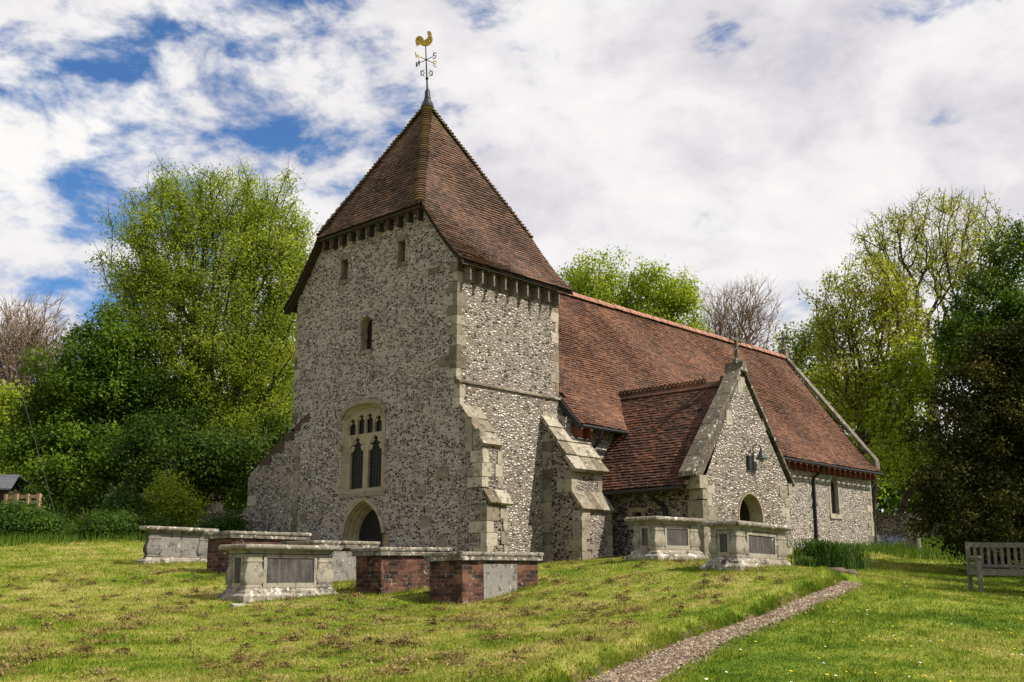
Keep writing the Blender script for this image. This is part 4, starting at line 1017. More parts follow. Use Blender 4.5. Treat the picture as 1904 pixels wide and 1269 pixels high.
# ------------------------------------------------------------------ headstones
def headstone(px, py, d, w, h, label, mat='tomb_grey', lean=0, rot=0.):
    x, y, z = corner(px, py, d); o = empty('headstone', (x, y, z), label, 'headstone')
    n = 10; ol = [(-w/2, -.3), (-w/2, h*.86)]+[(-w/2*math.cos(math.pi*k/n), h*.86+h*.14*math.sin(math.pi*k/n)) for k in range(1, n)]+[(w/2, h*.86), (w/2, -.3)]
    b = MB(); b.prism(ol, lambda u, v, dd: (dd, u, v), -.06, .06); q = b.build('stone', mat); q.parent = o
    o.rotation_euler = (math.radians(lean*.4), math.radians(lean), rot); return o
headstone(1699, 1022, 37, .66, 1.22, 'upright reddish brown lichened headstone in shade before the yew', 'slab', 4, -.6)

# ------------------------------------------------------------------ trees
def lobes_px(L):
    """(px, py, distance, rx px, ry px) -> centres and radii in metres"""
    out = []
    for px, py, d, rx, ry in L:
        c = at(px, py, d); k = np.dot(ray(px, py), HF); s = d/k/F
        out.append((c, np.array([rx*s, rx*s, ry*s])))
    return out
def sample_lobes(lobes, n, rs, shell=.45):
    vol = np.array([np.prod(r)**.8 for c, r in lobes]); k = rs.choice(len(lobes), n, p=vol/vol.sum())
    u = rs.normal(0, 1, (n, 3)); u /= np.linalg.norm(u, axis=1, keepdims=True); t = rs.rand(n)**shell
    C_ = np.array([c for c, r in lobes])[k]; R_ = np.array([r for c, r in lobes])[k]
    bump = 1+.10*np.sin(u[:,0]*7+k)+.09*np.sin(u[:,1]*9+2*k)+.09*np.sin(u[:,2]*8+k*3)
    return C_+u*R_*(t*bump)[:,None]
def grow(base, fork, pts, bf, rs, stems=1):
    nodes = [np.array(base)]; par = [-1]; plen = [0.]
    steps = 5
    for k in range(1, steps+1):
        p = np.array(base)+(np.array(fork)-np.array(base))*k/steps; p[:2] += rs.normal(0, .06, 2); nodes.append(p); par.append(k-1); plen.append(plen[-1]*.0)
    n0 = len(nodes); N = len(pts); P = np.concatenate([np.array(nodes), pts]); parent = np.full(len(P), -1); parent[:n0] = par
    L = np.zeros(len(P)); best = np.full(N, 1e18); bp = np.zeros(N, int); done = np.zeros(N, bool)
    src = [n0-1, n0-2]
    for j in src:
        dd = np.linalg.norm(pts-P[j], axis=1); c = dd+bf*L[j]; m = c < best; best[m] = c[m]; bp[m] = j
    for _ in range(N):
        i = int(np.argmin(np.where(done, 1e18, best))); done[i] = True; j = n0+i; parent[j] = bp[i]; L[j] = L[bp[i]]+np.linalg.norm(P[j]-P[bp[i]])
        dd = np.linalg.norm(pts-P[j], axis=1); c = dd+bf*(L[j]); m = (c < best) & ~done; best[m] = c[m]; bp[m] = j
    return P, parent
def tubes(P0, P1, R0, R1, k):
    d = P1-P0; l = np.linalg.norm(d, axis=1, keepdims=True); d = d/np.maximum(l, 1e-6)
    ref = np.where(np.abs(d[:,2:3]) > .9, np.array([[1., 0, 0]]), np.array([[0, 0, 1.]])); a = np.cross(d, ref); a /= np.linalg.norm(a, axis=1, keepdims=True); b = np.cross(d, a)
    t = np.arange(k)*2*math.pi/k; ring = a[:,None,:]*np.cos(t)[None,:,None]+b[:,None,:]*np.sin(t)[None,:,None]
    V = np.concatenate([P0[:,None,:]+ring*R0[:,None,None], P1[:,None,:]+ring*R1[:,None,None]], 1).reshape(-1, 3)
    o = np.arange(len(P0))[:,None]*2*k; j = np.arange(k); jj = (j+1) % k
    Q = np.stack([o+j, o+jj, o+k+jj, o+k+j], -1).reshape(-1, 4)
    return V, Q
def leaf_quads(C_, rs, size, up=.35, val=None, aspect=.62, nrm=None):
    n = len(C_); d = rs.normal(0, 1, (n, 3)); d /= np.linalg.norm(d, axis=1, keepdims=True)
    nn = rs.normal(0, 1, (n, 3)); nn[:,2] = np.abs(nn[:,2])+up
    if nrm is not None: nn = nn*.5+nrm*1.25
    s = np.cross(d, nn); s /= np.linalg.norm(s, axis=1, keepdims=True)
    z = size*rs.uniform(.6, 1.35, n)[:,None]
    V = np.stack([C_-d*z*.5, C_+s*z*aspect*.5, C_+d*z*.5, C_-s*z*aspect*.5], 1).reshape(-1, 3)
    return V, np.arange(n*4).reshape(-1, 4)
def make_tree(name, label, lobes, px, base_py, d, leaf, n_br=900, leaves=40000, lsize=.15, spread=.45, bf=.35, r_trunk=.3, fork=.35, seed=1, bark='bark', shell=.45, cat='tree', group=None, twigs=0, r_tip=.012, pexp=2.3, droop=0., up=.35, tipmin=0, parts=('trunk', 'crown'), shade=.0):
    rs = np.random.RandomState(seed)
    LB = lobes_px(lobes); b = at(px, base_py, d); bz_ = float(base_h([b[0]], [b[1]])[0])-.1; base = (b[0], b[1], bz_)
    pts = sample_lobes(LB, n_br, rs, shell)
    pts = pts[pts[:,2] > bz_+.3]
    zmin, zmax = pts[:,2].min(), pts[:,2].max(); cxy = pts[:,:2].mean(0)
    fk = np.array([b[0]+(cxy[0]-b[0])*.35, b[1]+(cxy[1]-b[1])*.35, bz_+(zmax-bz_)*fork])
    P, par = grow(base, fk, pts, bf, rs)
    n = len(P); kids = np.zeros(n, int); acc = np.zeros(n)
    for i in range(n):
        if par[i] >= 0: kids[par[i]] += 1
    order = sorted(range(n), key=lambda i: 0)
    # depth order
    dep = np.zeros(n, int)
    for i in range(n):
        j, c = i, 0
        while par[j] >= 0: j = par[j]; c += 1
        dep[i] = c
    w = np.where(kids == 0, 1., 0.)
    for i in np.argsort(-dep):
        if par[i] >= 0: w[par[i]] += w[i]
    R = r_tip*w**(1/pexp); R *= 1; R = np.minimum(R, r_trunk); 
    k_ = r_trunk/max(R[0], 1e-6); R = np.where(R > r_tip*3, R*(1+(k_-1)*np.clip((R-r_tip*3)/(max(R[0]-r_tip*3, 1e-6)), 0, 1)), R)
    e = np.nonzero(par >= 0)[0]
    jit = rs.normal(0, .03, P.shape)
    root = empty(name, tuple(base), label, cat, group)
    V0, Q0 = tubes(P[par[e]], P[e], np.minimum(R[par[e]], R[e]*1.7), R[e], 5)
    if twigs:
        tip = np.nonzero(kids <= 1)[0]; tip = np.repeat(tip, twigs); dirn = P[tip]-P[par[tip]]; dirn /= np.maximum(np.linalg.norm(dirn, axis=1, keepdims=True), 1e-6)
        out = P[tip]-np.array([cxy[0], cxy[1], zmin*.7+zmax*.3]); out /= np.linalg.norm(out, axis=1, keepdims=True)
        dv = dirn*.5+out*.5+rs.normal(0, .45, dirn.shape); dv[:,2] += .25; dv /= np.linalg.norm(dv, axis=1, keepdims=True); ln = rs.uniform(.3, .8 if leaves else 1.1, len(tip))[:,None]
        V1, Q1 = tubes(P[tip], P[tip]+dv*ln, np.full(len(tip), r_tip*.9), np.full(len(tip), r_tip*.3), 3)
        Q1 = Q1+len(V0); V0 = np.concatenate([V0, V1]); Q0 = np.concatenate([Q0, Q1])
    o = npmesh(parts[0], V0, Q0, M[bark], None, root)
    if leaves:
        thin = np.nonzero((kids <= 1) | (R < r_tip*2.2))[0]; thin = thin[thin > 6]
        m = leaves//max(1, len(thin))+1; idx = np.repeat(thin, m)[:leaves] if m*len(thin) >= leaves else np.repeat(thin, m)
        cv = rs.rand(n)
        t = rs.rand(len(idx))[:,None]
        c = P[idx]*(1-t*.55)+P[par[idx]]*t*.55+rs.normal(0, 1, (len(idx), 3))*spread*np.array([1, 1, .75])*.5
        c[:,2] -= droop*np.abs(rs.normal(0, 1, len(idx)))
        # finer sprays inside a cluster
        cen = np.array([cxy[0], cxy[1], zmin*.6+zmax*.4]); o1 = c-cen; o1 /= np.linalg.norm(o1, axis=1, keepdims=True); o2 = c-P[idx]; o2 /= np.maximum(np.linalg.norm(o2, axis=1, keepdims=True), 1e-6)
        V, Q = leaf_quads(c, rs, lsize, up, None, .62, o1*.55+o2*.6)
        val = np.clip(cv[idx]*.55+rs.rand(len(idx))*.40+.03, 0, 1)
        npmesh(parts[1], V, Q, leaf, val, root)
    return root
LEAF = {
 'spring': mat_leaf('leaf_spring', [(0, (.105, .160, .012)), (.5, (.205, .275, .024)), (1, (.37, .425, .065))], .5),
 'bright': mat_leaf('leaf_bright', [(0, (.11, .17, .013)), (.5, (.225, .30, .025)), (1, (.42, .46, .065))], .55),
 'deep': mat_leaf('leaf_deep', [(0, (.020, .046, .004)), (.5, (.055, .105, .008)), (1, (.18, .26, .022))], .4),
 'under': mat_leaf('leaf_under_shaded', [(0, (.014, .030, .003)), (.5, (.032, .062, .006)), (1, (.085, .13, .013))], .3),  # darkened copy: shade beneath the domed tree put into the leaf colour
 'olive': mat_leaf('leaf_olive', [(0, (.12, .15, .013)), (.5, (.25, .28, .028)), (1, (.44, .45, .07))], .55),
 'yew': mat_leaf('leaf_yew', [(0, (.010, .015, .003)), (.45, (.027, .033, .007)), (.75, (.072, .068, .014)), (1, (.155, .122, .026))], .1, .9),
 'hedge': mat_leaf('leaf_hedge', [(0, (.018, .042, .006)), (.5, (.045, .092, .011)), (1, (.115, .18, .024))], .4),
 'daff': mat_leaf('leaf_daffodil', [(0, (.020, .050, .012)), (.5, (.045, .095, .020)), (1, (.10, .165, .040))], .3),
}
QUAL = 1.0
def q_(n): return int(n*QUAL)
# left of the church
make_tree('broad_tree', 'large domed yellow green tree in young leaf rising left of the tower',
 [(405,500,44,195,180),(300,470,43,100,140),(515,480,45,95,140),(330,640,43,140,140),(470,660,44,130,150),(400,760,44,160,110),(260,560,43,65,110),(540,560,45,50,150),(410,380,44,110,70)],
 393, 985, 44, LEAF['spring'], 1500, q_(175000), .10, .55, .75, .5, .20, 11, twigs=1, r_tip=.017, shell=.40, pexp=2.1)
make_tree('sycamore_tree', 'dark dense green tree left of the large domed tree',
 [(215,640,41,75,80),(160,730,41,100,100),(110,800,41,95,80),(230,780,41,90,120),(80,850,40,80,70),(190,880,40,130,70)],
 185, 990, 41, LEAF['deep'], 380, q_(110000), .125, .62, .4, .3, .25, 12, shell=.3)
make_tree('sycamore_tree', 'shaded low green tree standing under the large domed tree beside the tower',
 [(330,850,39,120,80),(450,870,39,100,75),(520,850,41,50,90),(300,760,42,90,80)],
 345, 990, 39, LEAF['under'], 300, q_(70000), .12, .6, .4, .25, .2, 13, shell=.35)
make_tree('lime_tree', 'bright yellow green tree filling the gap between the domed tree and the tower',
 [(500,700,54,80,110),(460,800,54,90,90),(540,800,54,40,110),(400,850,54,80,60)], 480, 990, 54, LEAF['bright'], 420, q_(34000), .17, .8, .4, .25, .25, 31, shell=.35)
make_tree('bare_tree', 'leafless brown twiggy tree at the far left edge',
 [(55,640,62,85,85),(30,730,62,70,90),(95,700,62,50,70),(-20,680,62,70,80)], 40, 985, 62, None, 2200, 0, bark='bark_pale', bf=.5, r_trunk=.3, fork=.3, seed=14, twigs=4, r_tip=.017, shell=.6)
make_tree('lime_tree', 'pale yellow green bush at the extreme left edge below the bare tree',
 [(-10,790,52,55,75),(5,840,52,30,60)], 0, 985, 52, LEAF['bright'], 300, q_(16000), .18, .8, .4, .15, .3, 15)
# behind the nave
make_tree('leafy_tree', 'bright green leafy tree behind the nave roof next to the tower',
 [(1110,545,58,85,75),(1060,560,58,60,70),(1150,600,58,80,80),(1120,690,58,110,90)], 1120, 1000, 58, LEAF['bright'], 420, q_(34000), .16, .62, .5, .3, .35, 16, twigs=1)
make_tree('leafy_tree', 'bright green leafy tree behind the nave roof beside the bare trees',
 [(1225,560,57,75,75),(1270,555,57,45,45),(1200,640,57,80,80),(1255,660,57,65,70)], 1215, 1000, 57, LEAF['bright'], 380, q_(30000), .16, .62, .5, .3, .35, 17, twigs=1)
make_tree('bare_tree', 'grey leafless tree showing fine twigs above the middle of the nave roof',
 [(1390,590,70,62,72),(1340,600,70,45,75),(1375,680,70,80,80),(1320,650,70,40,80)], 1370, 1000, 70, None, 1900, 0, bark='bark_pale', bf=.5, r_trunk=.28, fork=.35, seed=18, twigs=3, r_tip=.014, shell=.6)
make_tree('young_tree', 'thinly leaved young tree behind the eastern gable cross',
 [(1480,650,62,45,45),(1520,640,62,40,50),(1500,720,62,60,60)], 1500, 1000, 62, LEAF['spring'], 360, q_(5000), .19, .7, .4, .14, .4, 19, twigs=2)
# right of the church
make_tree('ash_tree', 'slender many branched olive green tree rising directly behind the east gable',
 [(1610,560,52,95,85),(1560,600,52,50,60),(1660,600,52,65,90),(1600,680,52,95,80),(1640,760,52,80,80)], 1618, 1000, 52, LEAF['olive'], 760, q_(23000), .145, .48, .6, .34, .32, 20, twigs=2, shell=.33, pexp=2.0, r_tip=.015)
make_tree('ash_tree', 'tall open crowned tree highest at the right with sky showing between its branches',
 [(1750,450,60,140,85),(1670,455,60,85,60),(1820,470,60,85,80),(1730,560,60,110,90)], 1738, 1000, 60, LEAF['olive'], 800, q_(15000), .14, .42, .6, .38, .40, 21, twigs=2, shell=.25, pexp=2.0, r_tip=.016)
make_tree('maple_tree', 'darker green dense tree at the right edge above the yew',
 [(1845,570,47,70,75),(1880,470,47,45,75),(1800,640,47,70,60),(1900,640,47,90,110)], 1840, 1000, 47, LEAF['deep'], 340, q_(36000), .15, .55, .5, .3, .35, 22, shell=.35, pexp=2.1)
make_tree('hazel_tree', 'low sunlit yellow green tree beyond the nave eaves',
 [(1560,730,56,60,70),(1530,790,56,45,60),(1610,790,56,60,80),(1580,870,56,70,60)], 1570, 1005, 56, LEAF['bright'], 420, q_(15000), .17, .6, .4, .16, .2, 23, twigs=1)
make_tree('hazel_tree', 'loose green tree filling the gap between church and yew',
 [(1660,760,50,55,80),(1700,700,50,60,80),(1650,860,49,45,45),(1720,840,50,50,70)], 1672, 1005, 50, LEAF['bright'], 380, q_(12000), .17, .6, .4, .16, .2, 24, twigs=1)
make_tree('yew_tree', 'very dark dense yew reaching the ground behind the bench',
 [(1840,830,27,115,150),(1800,745,27,70,95),(1860,690,27,65,80),(1775,860,26.5,72,105),(1755,905,26,48,70),(1900,760,27,110,150),(1960,860,28,150,170),(1830,960,26,130,70),(1810,1010,25.5,80,35),(1920,980,26,130,80),(1880,650,27,60,50),(2110,850,19.5,130,200),(2080,780,22,110,130)],
 1840, 1060, 27.3, LEAF['yew'], 560, q_(150000), .085, .40, .4, .35, .15, 25, shell=.28, r_tip=.01, up=.1)
# shrubs along the back of the churchyard
for k, (px, py, d, lob, lf, nb, nl_, ls, lab) in enumerate((
 (50, 1000, 33, [(55,985,33,60,32),(10,980,33,60,40),(100,990,33,35,22)], 'hedge', 260, 26000, .085, 'rounded dense green bush before the pallet fence'),
 (240, 1000, 32, [(210,985,32,60,25),(260,985,32,50,22),(170,992,32,35,16)], 'hedge', 220, 20000, .08, 'low spreading green shrub left of the farthest left tomb'),
 (240, 1000, 34, [(235,945,34,38,38),(215,965,34,30,25)], 'hedge', 160, 7000, .085, 'loose upright shrub behind the low spreading shrub'),
 (320, 1000, 34.5, [(318,930,34.5,42,48),(345,955,34.5,35,30),(300,965,34.5,40,25)], 'bright', 200, 8000, .09, 'taller loose leafy elder shrub before the churchyard wall'),
 (420, 1005, 32, [(420,985,32,38,20),(395,990,32,30,14)], 'hedge', 120, 7000, .08, 'small green shrub against the northern buttress'),
 (62, 985, 38, [(62,925,38,22,28)], 'hedge', 60, 1500, .09, 'wispy sapling growing behind the pallet fence'),
)):
    make_tree('shrub', lab, lob, px, py, d, LEAF[lf], nb, q_(nl_), ls, .35, .3, .04, .12, 40+k, r_tip=.006, shell=.3, cat='shrub', group='shrubs along the churchyard edge', twigs=1, parts=('stems', 'foliage'))
# far wood that reads as one dark mass
rs = np.random.RandomState(5)
n = q_(90000); ang = rs.uniform(-.52, .52, n)+YAW; rr = rs.uniform(74, 96, n); hh = rs.rand(n)**.8
X, Y = CAM[0]+rr*np.cos(ang), CAM[1]+rr*np.sin(ang); top = 6.0+1.6*np.sin(ang*31)+1.1*np.sin(ang*77+1)
V, Q = leaf_quads(np.stack([X, Y, base_h(X, Y)+hh*top], 1), rs, .5)
tag(npmesh('far_wood', V, Q, LEAF['hedge'], rs.rand(n)), kind='stuff')

# ------------------------------------------------------------------ left edge: shed, pallet fence, wall, stay wire
x, y, z = corner(-34, 946, 36.5)
shed = empty('shed', (x, y, z), 'small dark shed with a grey felt roof at the left edge', 'shed')
def locbox(nm, parent, mat, lo, hi, rot=None):
    b = MB(); b.box(lo, hi, .5, .004); o = b.build(nm, mat); o.parent = parent; return o
shed.rotation_euler = (0, 0, YAW-math.pi/2)
locbox('wall', shed, 'dark_wood', (-1.6, 0, -.6), (.75, 2.2, .62))
b = MB(); b.hexa([(-1.9, -.3, .60), (1.05, -.3, .60), (.65, 1.1, 1.18), (-1.9, 1.1, 1.18), (-1.9, -.3, .66), (1.08, -.3, .66), (.66, 1.1, 1.24), (-1.9, 1.1, 1.24)]); b.hexa([(-1.9, 2.5, .60), (1.05, 2.5, .60), (.65, 1.1, 1.18), (-1.9, 1.1, 1.18), (-1.9, 2.5, .66), (1.08, 2.5, .66), (.66, 1.1, 1.24), (-1.9, 1.1, 1.24)])
M['felt'] = mat_plain('roof_felt', (.075, .08, .09), .9)
o = b.build('roof', 'felt'); o.parent = shed
ra, rb_ = at(195, 921, 37.5), at(292, 923, 37)
rl = empty('rail_fence', (float(ra[0]), float(ra[1]), float(ra[2])-1), 'pale horizontal rail on posts in the shade behind the loose shrubs', 'fence'); dv = rb_-ra; rl.rotation_euler = (0, 0, math.atan2(dv[1], dv[0])); Lr = float(np.hypot(dv[0], dv[1]))
locbox('rail', rl, 'bench_wood', (0, -.02, .94), (Lr, .03, 1.02))
for xx in (.05, Lr-.1): locbox('post', rl, 'dark_wood', (xx, .035, -.4), (xx+.08, .11, 1.0))
x, y, z = corner(8, 962, 34.6)
pf = empty('pallet_fence', (x, y, z), 'pale wooden pallet fence standing beside the shed at the left edge', 'fence'); pf.rotation_euler = (0, 0, YAW-math.pi/2-.25)
for k in range(4): locbox('post', pf, 'fence_wood', (k*.41-.045, -.06, -.3), (k*.41+.045, 0, .72))
for k in range(4): locbox('board', pf, 'fence_wood', (-.1, .002, .04+k*.18), (1.3, .024, .15+k*.18))
a0 = at(258, 985, 37); a1 = at(452, 985, 36.3)
wl = empty('churchyard_wall', tuple(a0), 'low old stone boundary wall behind the shrubs left of the tower', 'wall'); dv = a1-a0; wl.rotation_euler = (0, 0, math.atan2(dv[1], dv[0]))
Lw = float(np.hypot(dv[0], dv[1])); b = MB(); b.box((0, 0, -.6), (Lw, .4, .52), .4, .02); o = b.build('masonry', 'flint_b'); o.parent = wl
b = MB(); xx = 0
while xx < Lw: w = rnd.uniform(.4, .7); b.box((xx, -.03, .52), (xx+w-.01, .43, .60), rnd.random(), .012); xx += w
o = b.build('coping', 'coping'); o.parent = wl
a0 = at(1632, 985, 47); a1 = at(1800, 985, 44)
wl = empty('churchyard_wall', tuple(a0), 'dark low flint boundary wall beyond the headstone at right', 'wall'); dv = a1-a0; wl.rotation_euler = (0, 0, math.atan2(dv[1], dv[0]))
Lw = float(np.hypot(dv[0], dv[1])); b = MB(); b.box((0, 0, -.8), (Lw, .4, .52), .4, .02); o = b.build('masonry', 'flint_b'); o.parent = wl
b = MB(); b.box((-.02, -.03, .52), (Lw, .43, .60), .3, .012); o = b.build('coping', 'coping'); o.parent = wl
pa, pb = at(32, 700, 37), at(92, 918, 37)
b = MB(); b.tube([tuple(pa+(pa-pb)*.12), tuple(pb), tuple(pb+(pb-pa)*.22)], .011, 6)
tag(b.build('stay_wire', 'came'), 'thin grey stay wire slanting down in front of the dark trees at left', 'wire')

# ------------------------------------------------------------------ grass, clippings, flowers
def visible_lawn(n, rmin, rmax, rs, power=1.0, half=.56):
    a = YAW+rs.uniform(-half, half, n)
    u = rs.rand(n); r = rmin+(rmax-rmin)*u if power == 1 else (rmin**(2-power)+u*(rmax**(2-power)-rmin**(2-power)))**(1/(2-power))
    return CAM[0]+r*np.cos(a), CAM[1]+r*np.sin(a), r
BLOCK = []
for o in bpy.data.objects:
    if o.get('category') == 'tomb':
        P = [Vector(v.co) for ch in o.children for v in ch.data.vertices]
        BLOCK.append((min(p.x for p in P), max(p.x for p in P), min(p.y for p in P), max(p.y for p in P), .12))
BLOCK += [(0, 4.1, -.1, 7, 0), (4.1, 22.4, -.45, 6.7, 0), (5.1, 9.4, -4, 0, 0), (0, .7, -1.12, 0, 0), (3.17, 4.42, -1.45, 0, 0), (0, 1.2, 7, 9.4, 0)]
def free(X, Y, shrink=True):
    m = np.ones(len(X), bool)
    for x0, x1, y0, y1, s in BLOCK: m &= ~((X > x0+s) & (X < x1-s) & (Y > y0+s) & (Y < y1-s))
    return m
def blades(name, X, Y, H_, W_, rs, mat, lean=.5, vals=None):
    n = len(X); sp_, hp_ = path_coords(X, Y); Z = height(X, Y)-.005+.02*(np.abs(sp_) < hp_+.35); a = rs.uniform(0, 2*math.pi, n); l = rs.normal(0, lean, n)*H_; b_ = rs.uniform(0, 2*math.pi, n)
    dx, dy = np.cos(a)*W_*.5, np.sin(a)*W_*.5
    V = np.stack([np.stack([X-dx, Y-dy, Z], 1), np.stack([X+dx, Y+dy, Z], 1), np.stack([X+np.cos(b_)*l, Y+np.sin(b_)*l, Z+H_], 1)], 1).reshape(-1, 3)
    return tag(npmesh(name, V, np.arange(3*n).reshape(-1, 3), mat, rs.rand(n) if vals is None else vals), kind='stuff')
rs = np.random.RandomState(8)
X, Y, r = visible_lawn(q_(620000), 8.5, 46, rs, 1.35)
s, hw = path_coords(X, Y); m = free(X, Y) & (np.abs(s) > hw+.01+rs.normal(0, .03, len(X))); X, Y, r = X[m], Y[m], r[m]
patch = .5+.5*np.sin(X*1.3+2*np.sin(Y*.9))*np.sin(Y*1.7+X*.4)
H_ = rs.uniform(.010, .030, len(X))*(.8+.7*patch)*(1+.02*r); W_ = rs.uniform(.006, .012, len(X))*(.65+r/15)
blades('lawn_grass', X, Y, H_, W_, rs, M['blades'], .7)
# longer tufts: path bank, tomb feet, church foot and the back edge
TX_, TY_ = [], []
t_ = rs.rand(9000)*(len(PCw)-1); i0 = np.minimum(t_.astype(int), len(PCw)-2); p = PLw[i0]+(PLw[i0+1]-PLw[i0])*(t_-i0)[:,None]; c = PCw[i0]+(PCw[i0+1]-PCw[i0])*(t_-i0)[:,None]
u = (p-c)/np.linalg.norm(p-c, axis=1, keepdims=True); p = p+u*np.abs(rs.normal(.02, .09, len(p)))[:,None]; keep = np.sin(t_*5)+np.sin(t_*13) > rs.normal(-.5, .8, len(t_)); TX_.append(p[keep,0]); TY_.append(p[keep,1])
for x0, x1, y0, y1, s in BLOCK:
    k = 1500 if s else 3500
    e = rs.rand(k)*(2*(x1-x0)+2*(y1-y0)); xx = np.where(e < x1-x0, x0+e, np.where(e < 2*(x1-x0), x0+e-(x1-x0), np.where(e < 2*(x1-x0)+(y1-y0), x0, x1)))
    yy = np.where(e < x1-x0, y0, np.where(e < 2*(x1-x0), y1, y0+(e-2*(x1-x0)) % (y1-y0))); off = np.abs(rs.normal(0, .07, k)); ox_ = np.where(xx <= x0, -off, np.where(xx >= x1, off, rs.normal(0, .03, k))); oy_ = np.where(yy <= y0, -off, np.where(yy >= y1, off, rs.normal(0, .03, k)))
    TX_.append(xx+ox_); TY_.append(yy+oy_)
tx, ty, tr = visible_lawn(420, 9, 26, rs, 1.2, .5); k = 26
TX_.append(np.repeat(tx, k)+rs.normal(0, .06, 420*k)); TY_.append(np.repeat(ty, k)+rs.normal(0, .06, 420*k))
X, Y = np.concatenate(TX_), np.concatenate(TY_); s_, hw_ = path_coords(X, Y); m = free(X, Y) & (np.abs(s_) > hw_+.0); X, Y = X[m], Y[m]
blades('long_grass', X, Y, rs.uniform(.03, .09, len(X)), rs.uniform(.008, .015, len(X)), rs, M['blades'], .5, rs.uniform(.0, .6, len(X)))
# rough grass beyond the mown part, right of the chancel and along the back
X, Y, r = visible_lawn(q_(60000), 29, 50, rs, 1.0, .5); f = (X-CAM[0])*RT[0]+(Y-CAM[1])*RT[1]; m = free(X, Y) & (((f > 11.5) & (r > 34)) | ((f < -7) & (r > 31.5))); X, Y = X[m], Y[m]
blades('rough_grass', X, Y, rs.uniform(.12, .34, len(X)), rs.uniform(.02, .035, len(X)), rs, LEAF['hedge'], .35, rs.uniform(.3, 1, len(X)))
# raked mowings lying in broken rows
rs = np.random.RandomState(21)
cx, cy = [], []
def rows(n, org, ang, gap, count, length):
    d = np.array([math.cos(ang), math.sin(ang)]); nrm = np.array([-d[1], d[0]])
    for k in range(count):
        u = rs.rand(n)*length; v = k*gap+rs.normal(0, .13, n)+.25*np.sin(u*.7+k); keep = (np.sin(u*1.7+k*2.1)+np.sin(u*3.9+k)) > rs.normal(1.25, .7, n)
        p = np.array(org)+d*u[:,None]+nrm*v[:,None]; cx.append(p[keep,0]); cy.append(p[keep,1])
o0 = at(0, 1230, 10.5); rows(60, o0[:2], YAW-.25, .95, 9, 14)
o1 = at(700, 1262, 10.2); rows(52, o1[:2], YAW-.55, .85, 9, 10)
o2 = at(400, 1240, 10.5); rows(30, o2[:2], YAW-math.pi/2+.1, .8, 8, 4.5)
cx, cy = np.concatenate(cx), np.concatenate(cy); ne = 520; rr = rs.uniform(9.3, 24, ne); aa = YAW+rs.uniform(-.25, .50, ne)
cx = np.concatenate([cx, CAM[0]+rr*np.cos(aa)]); cy = np.concatenate([cy, CAM[1]+rr*np.sin(aa)])
bb_ = 0; s, hw = path_coords(cx, cy); m = free(cx, cy) & ((s > hw+.3)); cx, cy = cx[m], cy[m]
K = 90; n = len(cx); R_ = rs.gamma(1.6, .030, n)+.016
gx_ = np.repeat(cx, K)+rs.normal(0, 1, n*K)*np.repeat(R_, K)*1.25; gy_ = np.repeat(cy, K)+rs.normal(0, 1, n*K)*np.repeat(R_, K)*1.25
dd = np.hypot(gx_-np.repeat(cx, K), gy_-np.repeat(cy, K)); gz_ = height(gx_, gy_)+.025+np.maximum(0, np.repeat(R_, K)*.95-dd*.5)*rs.rand(n*K)**.6
C_ = np.stack([gx_, gy_, gz_], 1); dv = rs.normal(0, 1, C_.shape); dv[:,2] *= .35; dv /= np.linalg.norm(dv, axis=1, keepdims=True); sd = np.cross(dv, np.array([0, 0, 1.])); sd /= np.linalg.norm(sd, axis=1, keepdims=True)
ln = rs.uniform(.03, .08, len(C_))[:,None]; wd = rs.uniform(.005, .010, len(C_))[:,None]
V = np.stack([C_-dv*ln*.5, C_+sd*wd, C_+dv*ln*.5, C_-sd*wd], 1).reshape(-1, 3)
M['thatch'] = mat_leaf('dead_mowings', [(0, (.060, .040, .018)), (.45, (.17, .115, .05)), (.8, (.28, .20, .088)), (1, (.42, .33, .15))], .1, .9)
tag(npmesh('mown_grass_clippings', V, np.arange(4*len(C_)).reshape(-1, 4), M['thatch'], np.clip(np.repeat(rs.rand(n), K)*.6+rs.rand(n*K)*.4, 0, 1)), kind='stuff')
# lawn flowers right of the path
M['yellow'] = mat_plain('dandelion_yellow', (.72, .55, .03), .8); M['white'] = mat_plain('daisy_white', (.75, .75, .72), .8)
for nm, mt, cnt in (('dandelions', 'yellow', 170), ('daisies', 'white', 45)):
    X, Y, r = visible_lawn(cnt*3, 10, 30, rs, 1.2, .5); s, hw = path_coords(X, Y); m = free(X, Y) & (s < -hw-.15); X, Y = X[m][:cnt], Y[m][:cnt]; Z = height(X, Y)+.055
    t = np.arange(6)*math.pi/3; R6 = rs.uniform(.010, .017, len(X))
    V = np.stack([X[:,None]+np.cos(t)*R6[:,None], Y[:,None]+np.sin(t)*R6[:,None], Z[:,None]+np.sin(t)*.004+0*X[:,None]], -1).reshape(-1, 3)
    tag(npmesh(nm, V, np.arange(6*len(X)).reshape(-1, 6), M[mt]), kind='stuff')
# bluebells beyond the chancel
M['blue'] = mat_plain('bluebell_blue', (.085, .09, .20), .8)
n = 700; px_ = rs.normal(1660, 20, n); X, Y = [], []
P = np.array([at(a, 1000, dd_) for a, dd_ in zip(px_, rs.uniform(37, 43, n))]); X, Y = P[:,0], P[:,1]; c = np.stack([X, Y, base_h(X, Y)+rs.uniform(.15, .40, n)], 1)
V, Q = leaf_quads(c, rs, .05); tag(npmesh('bluebells', V, Q, M['blue']), kind='stuff')
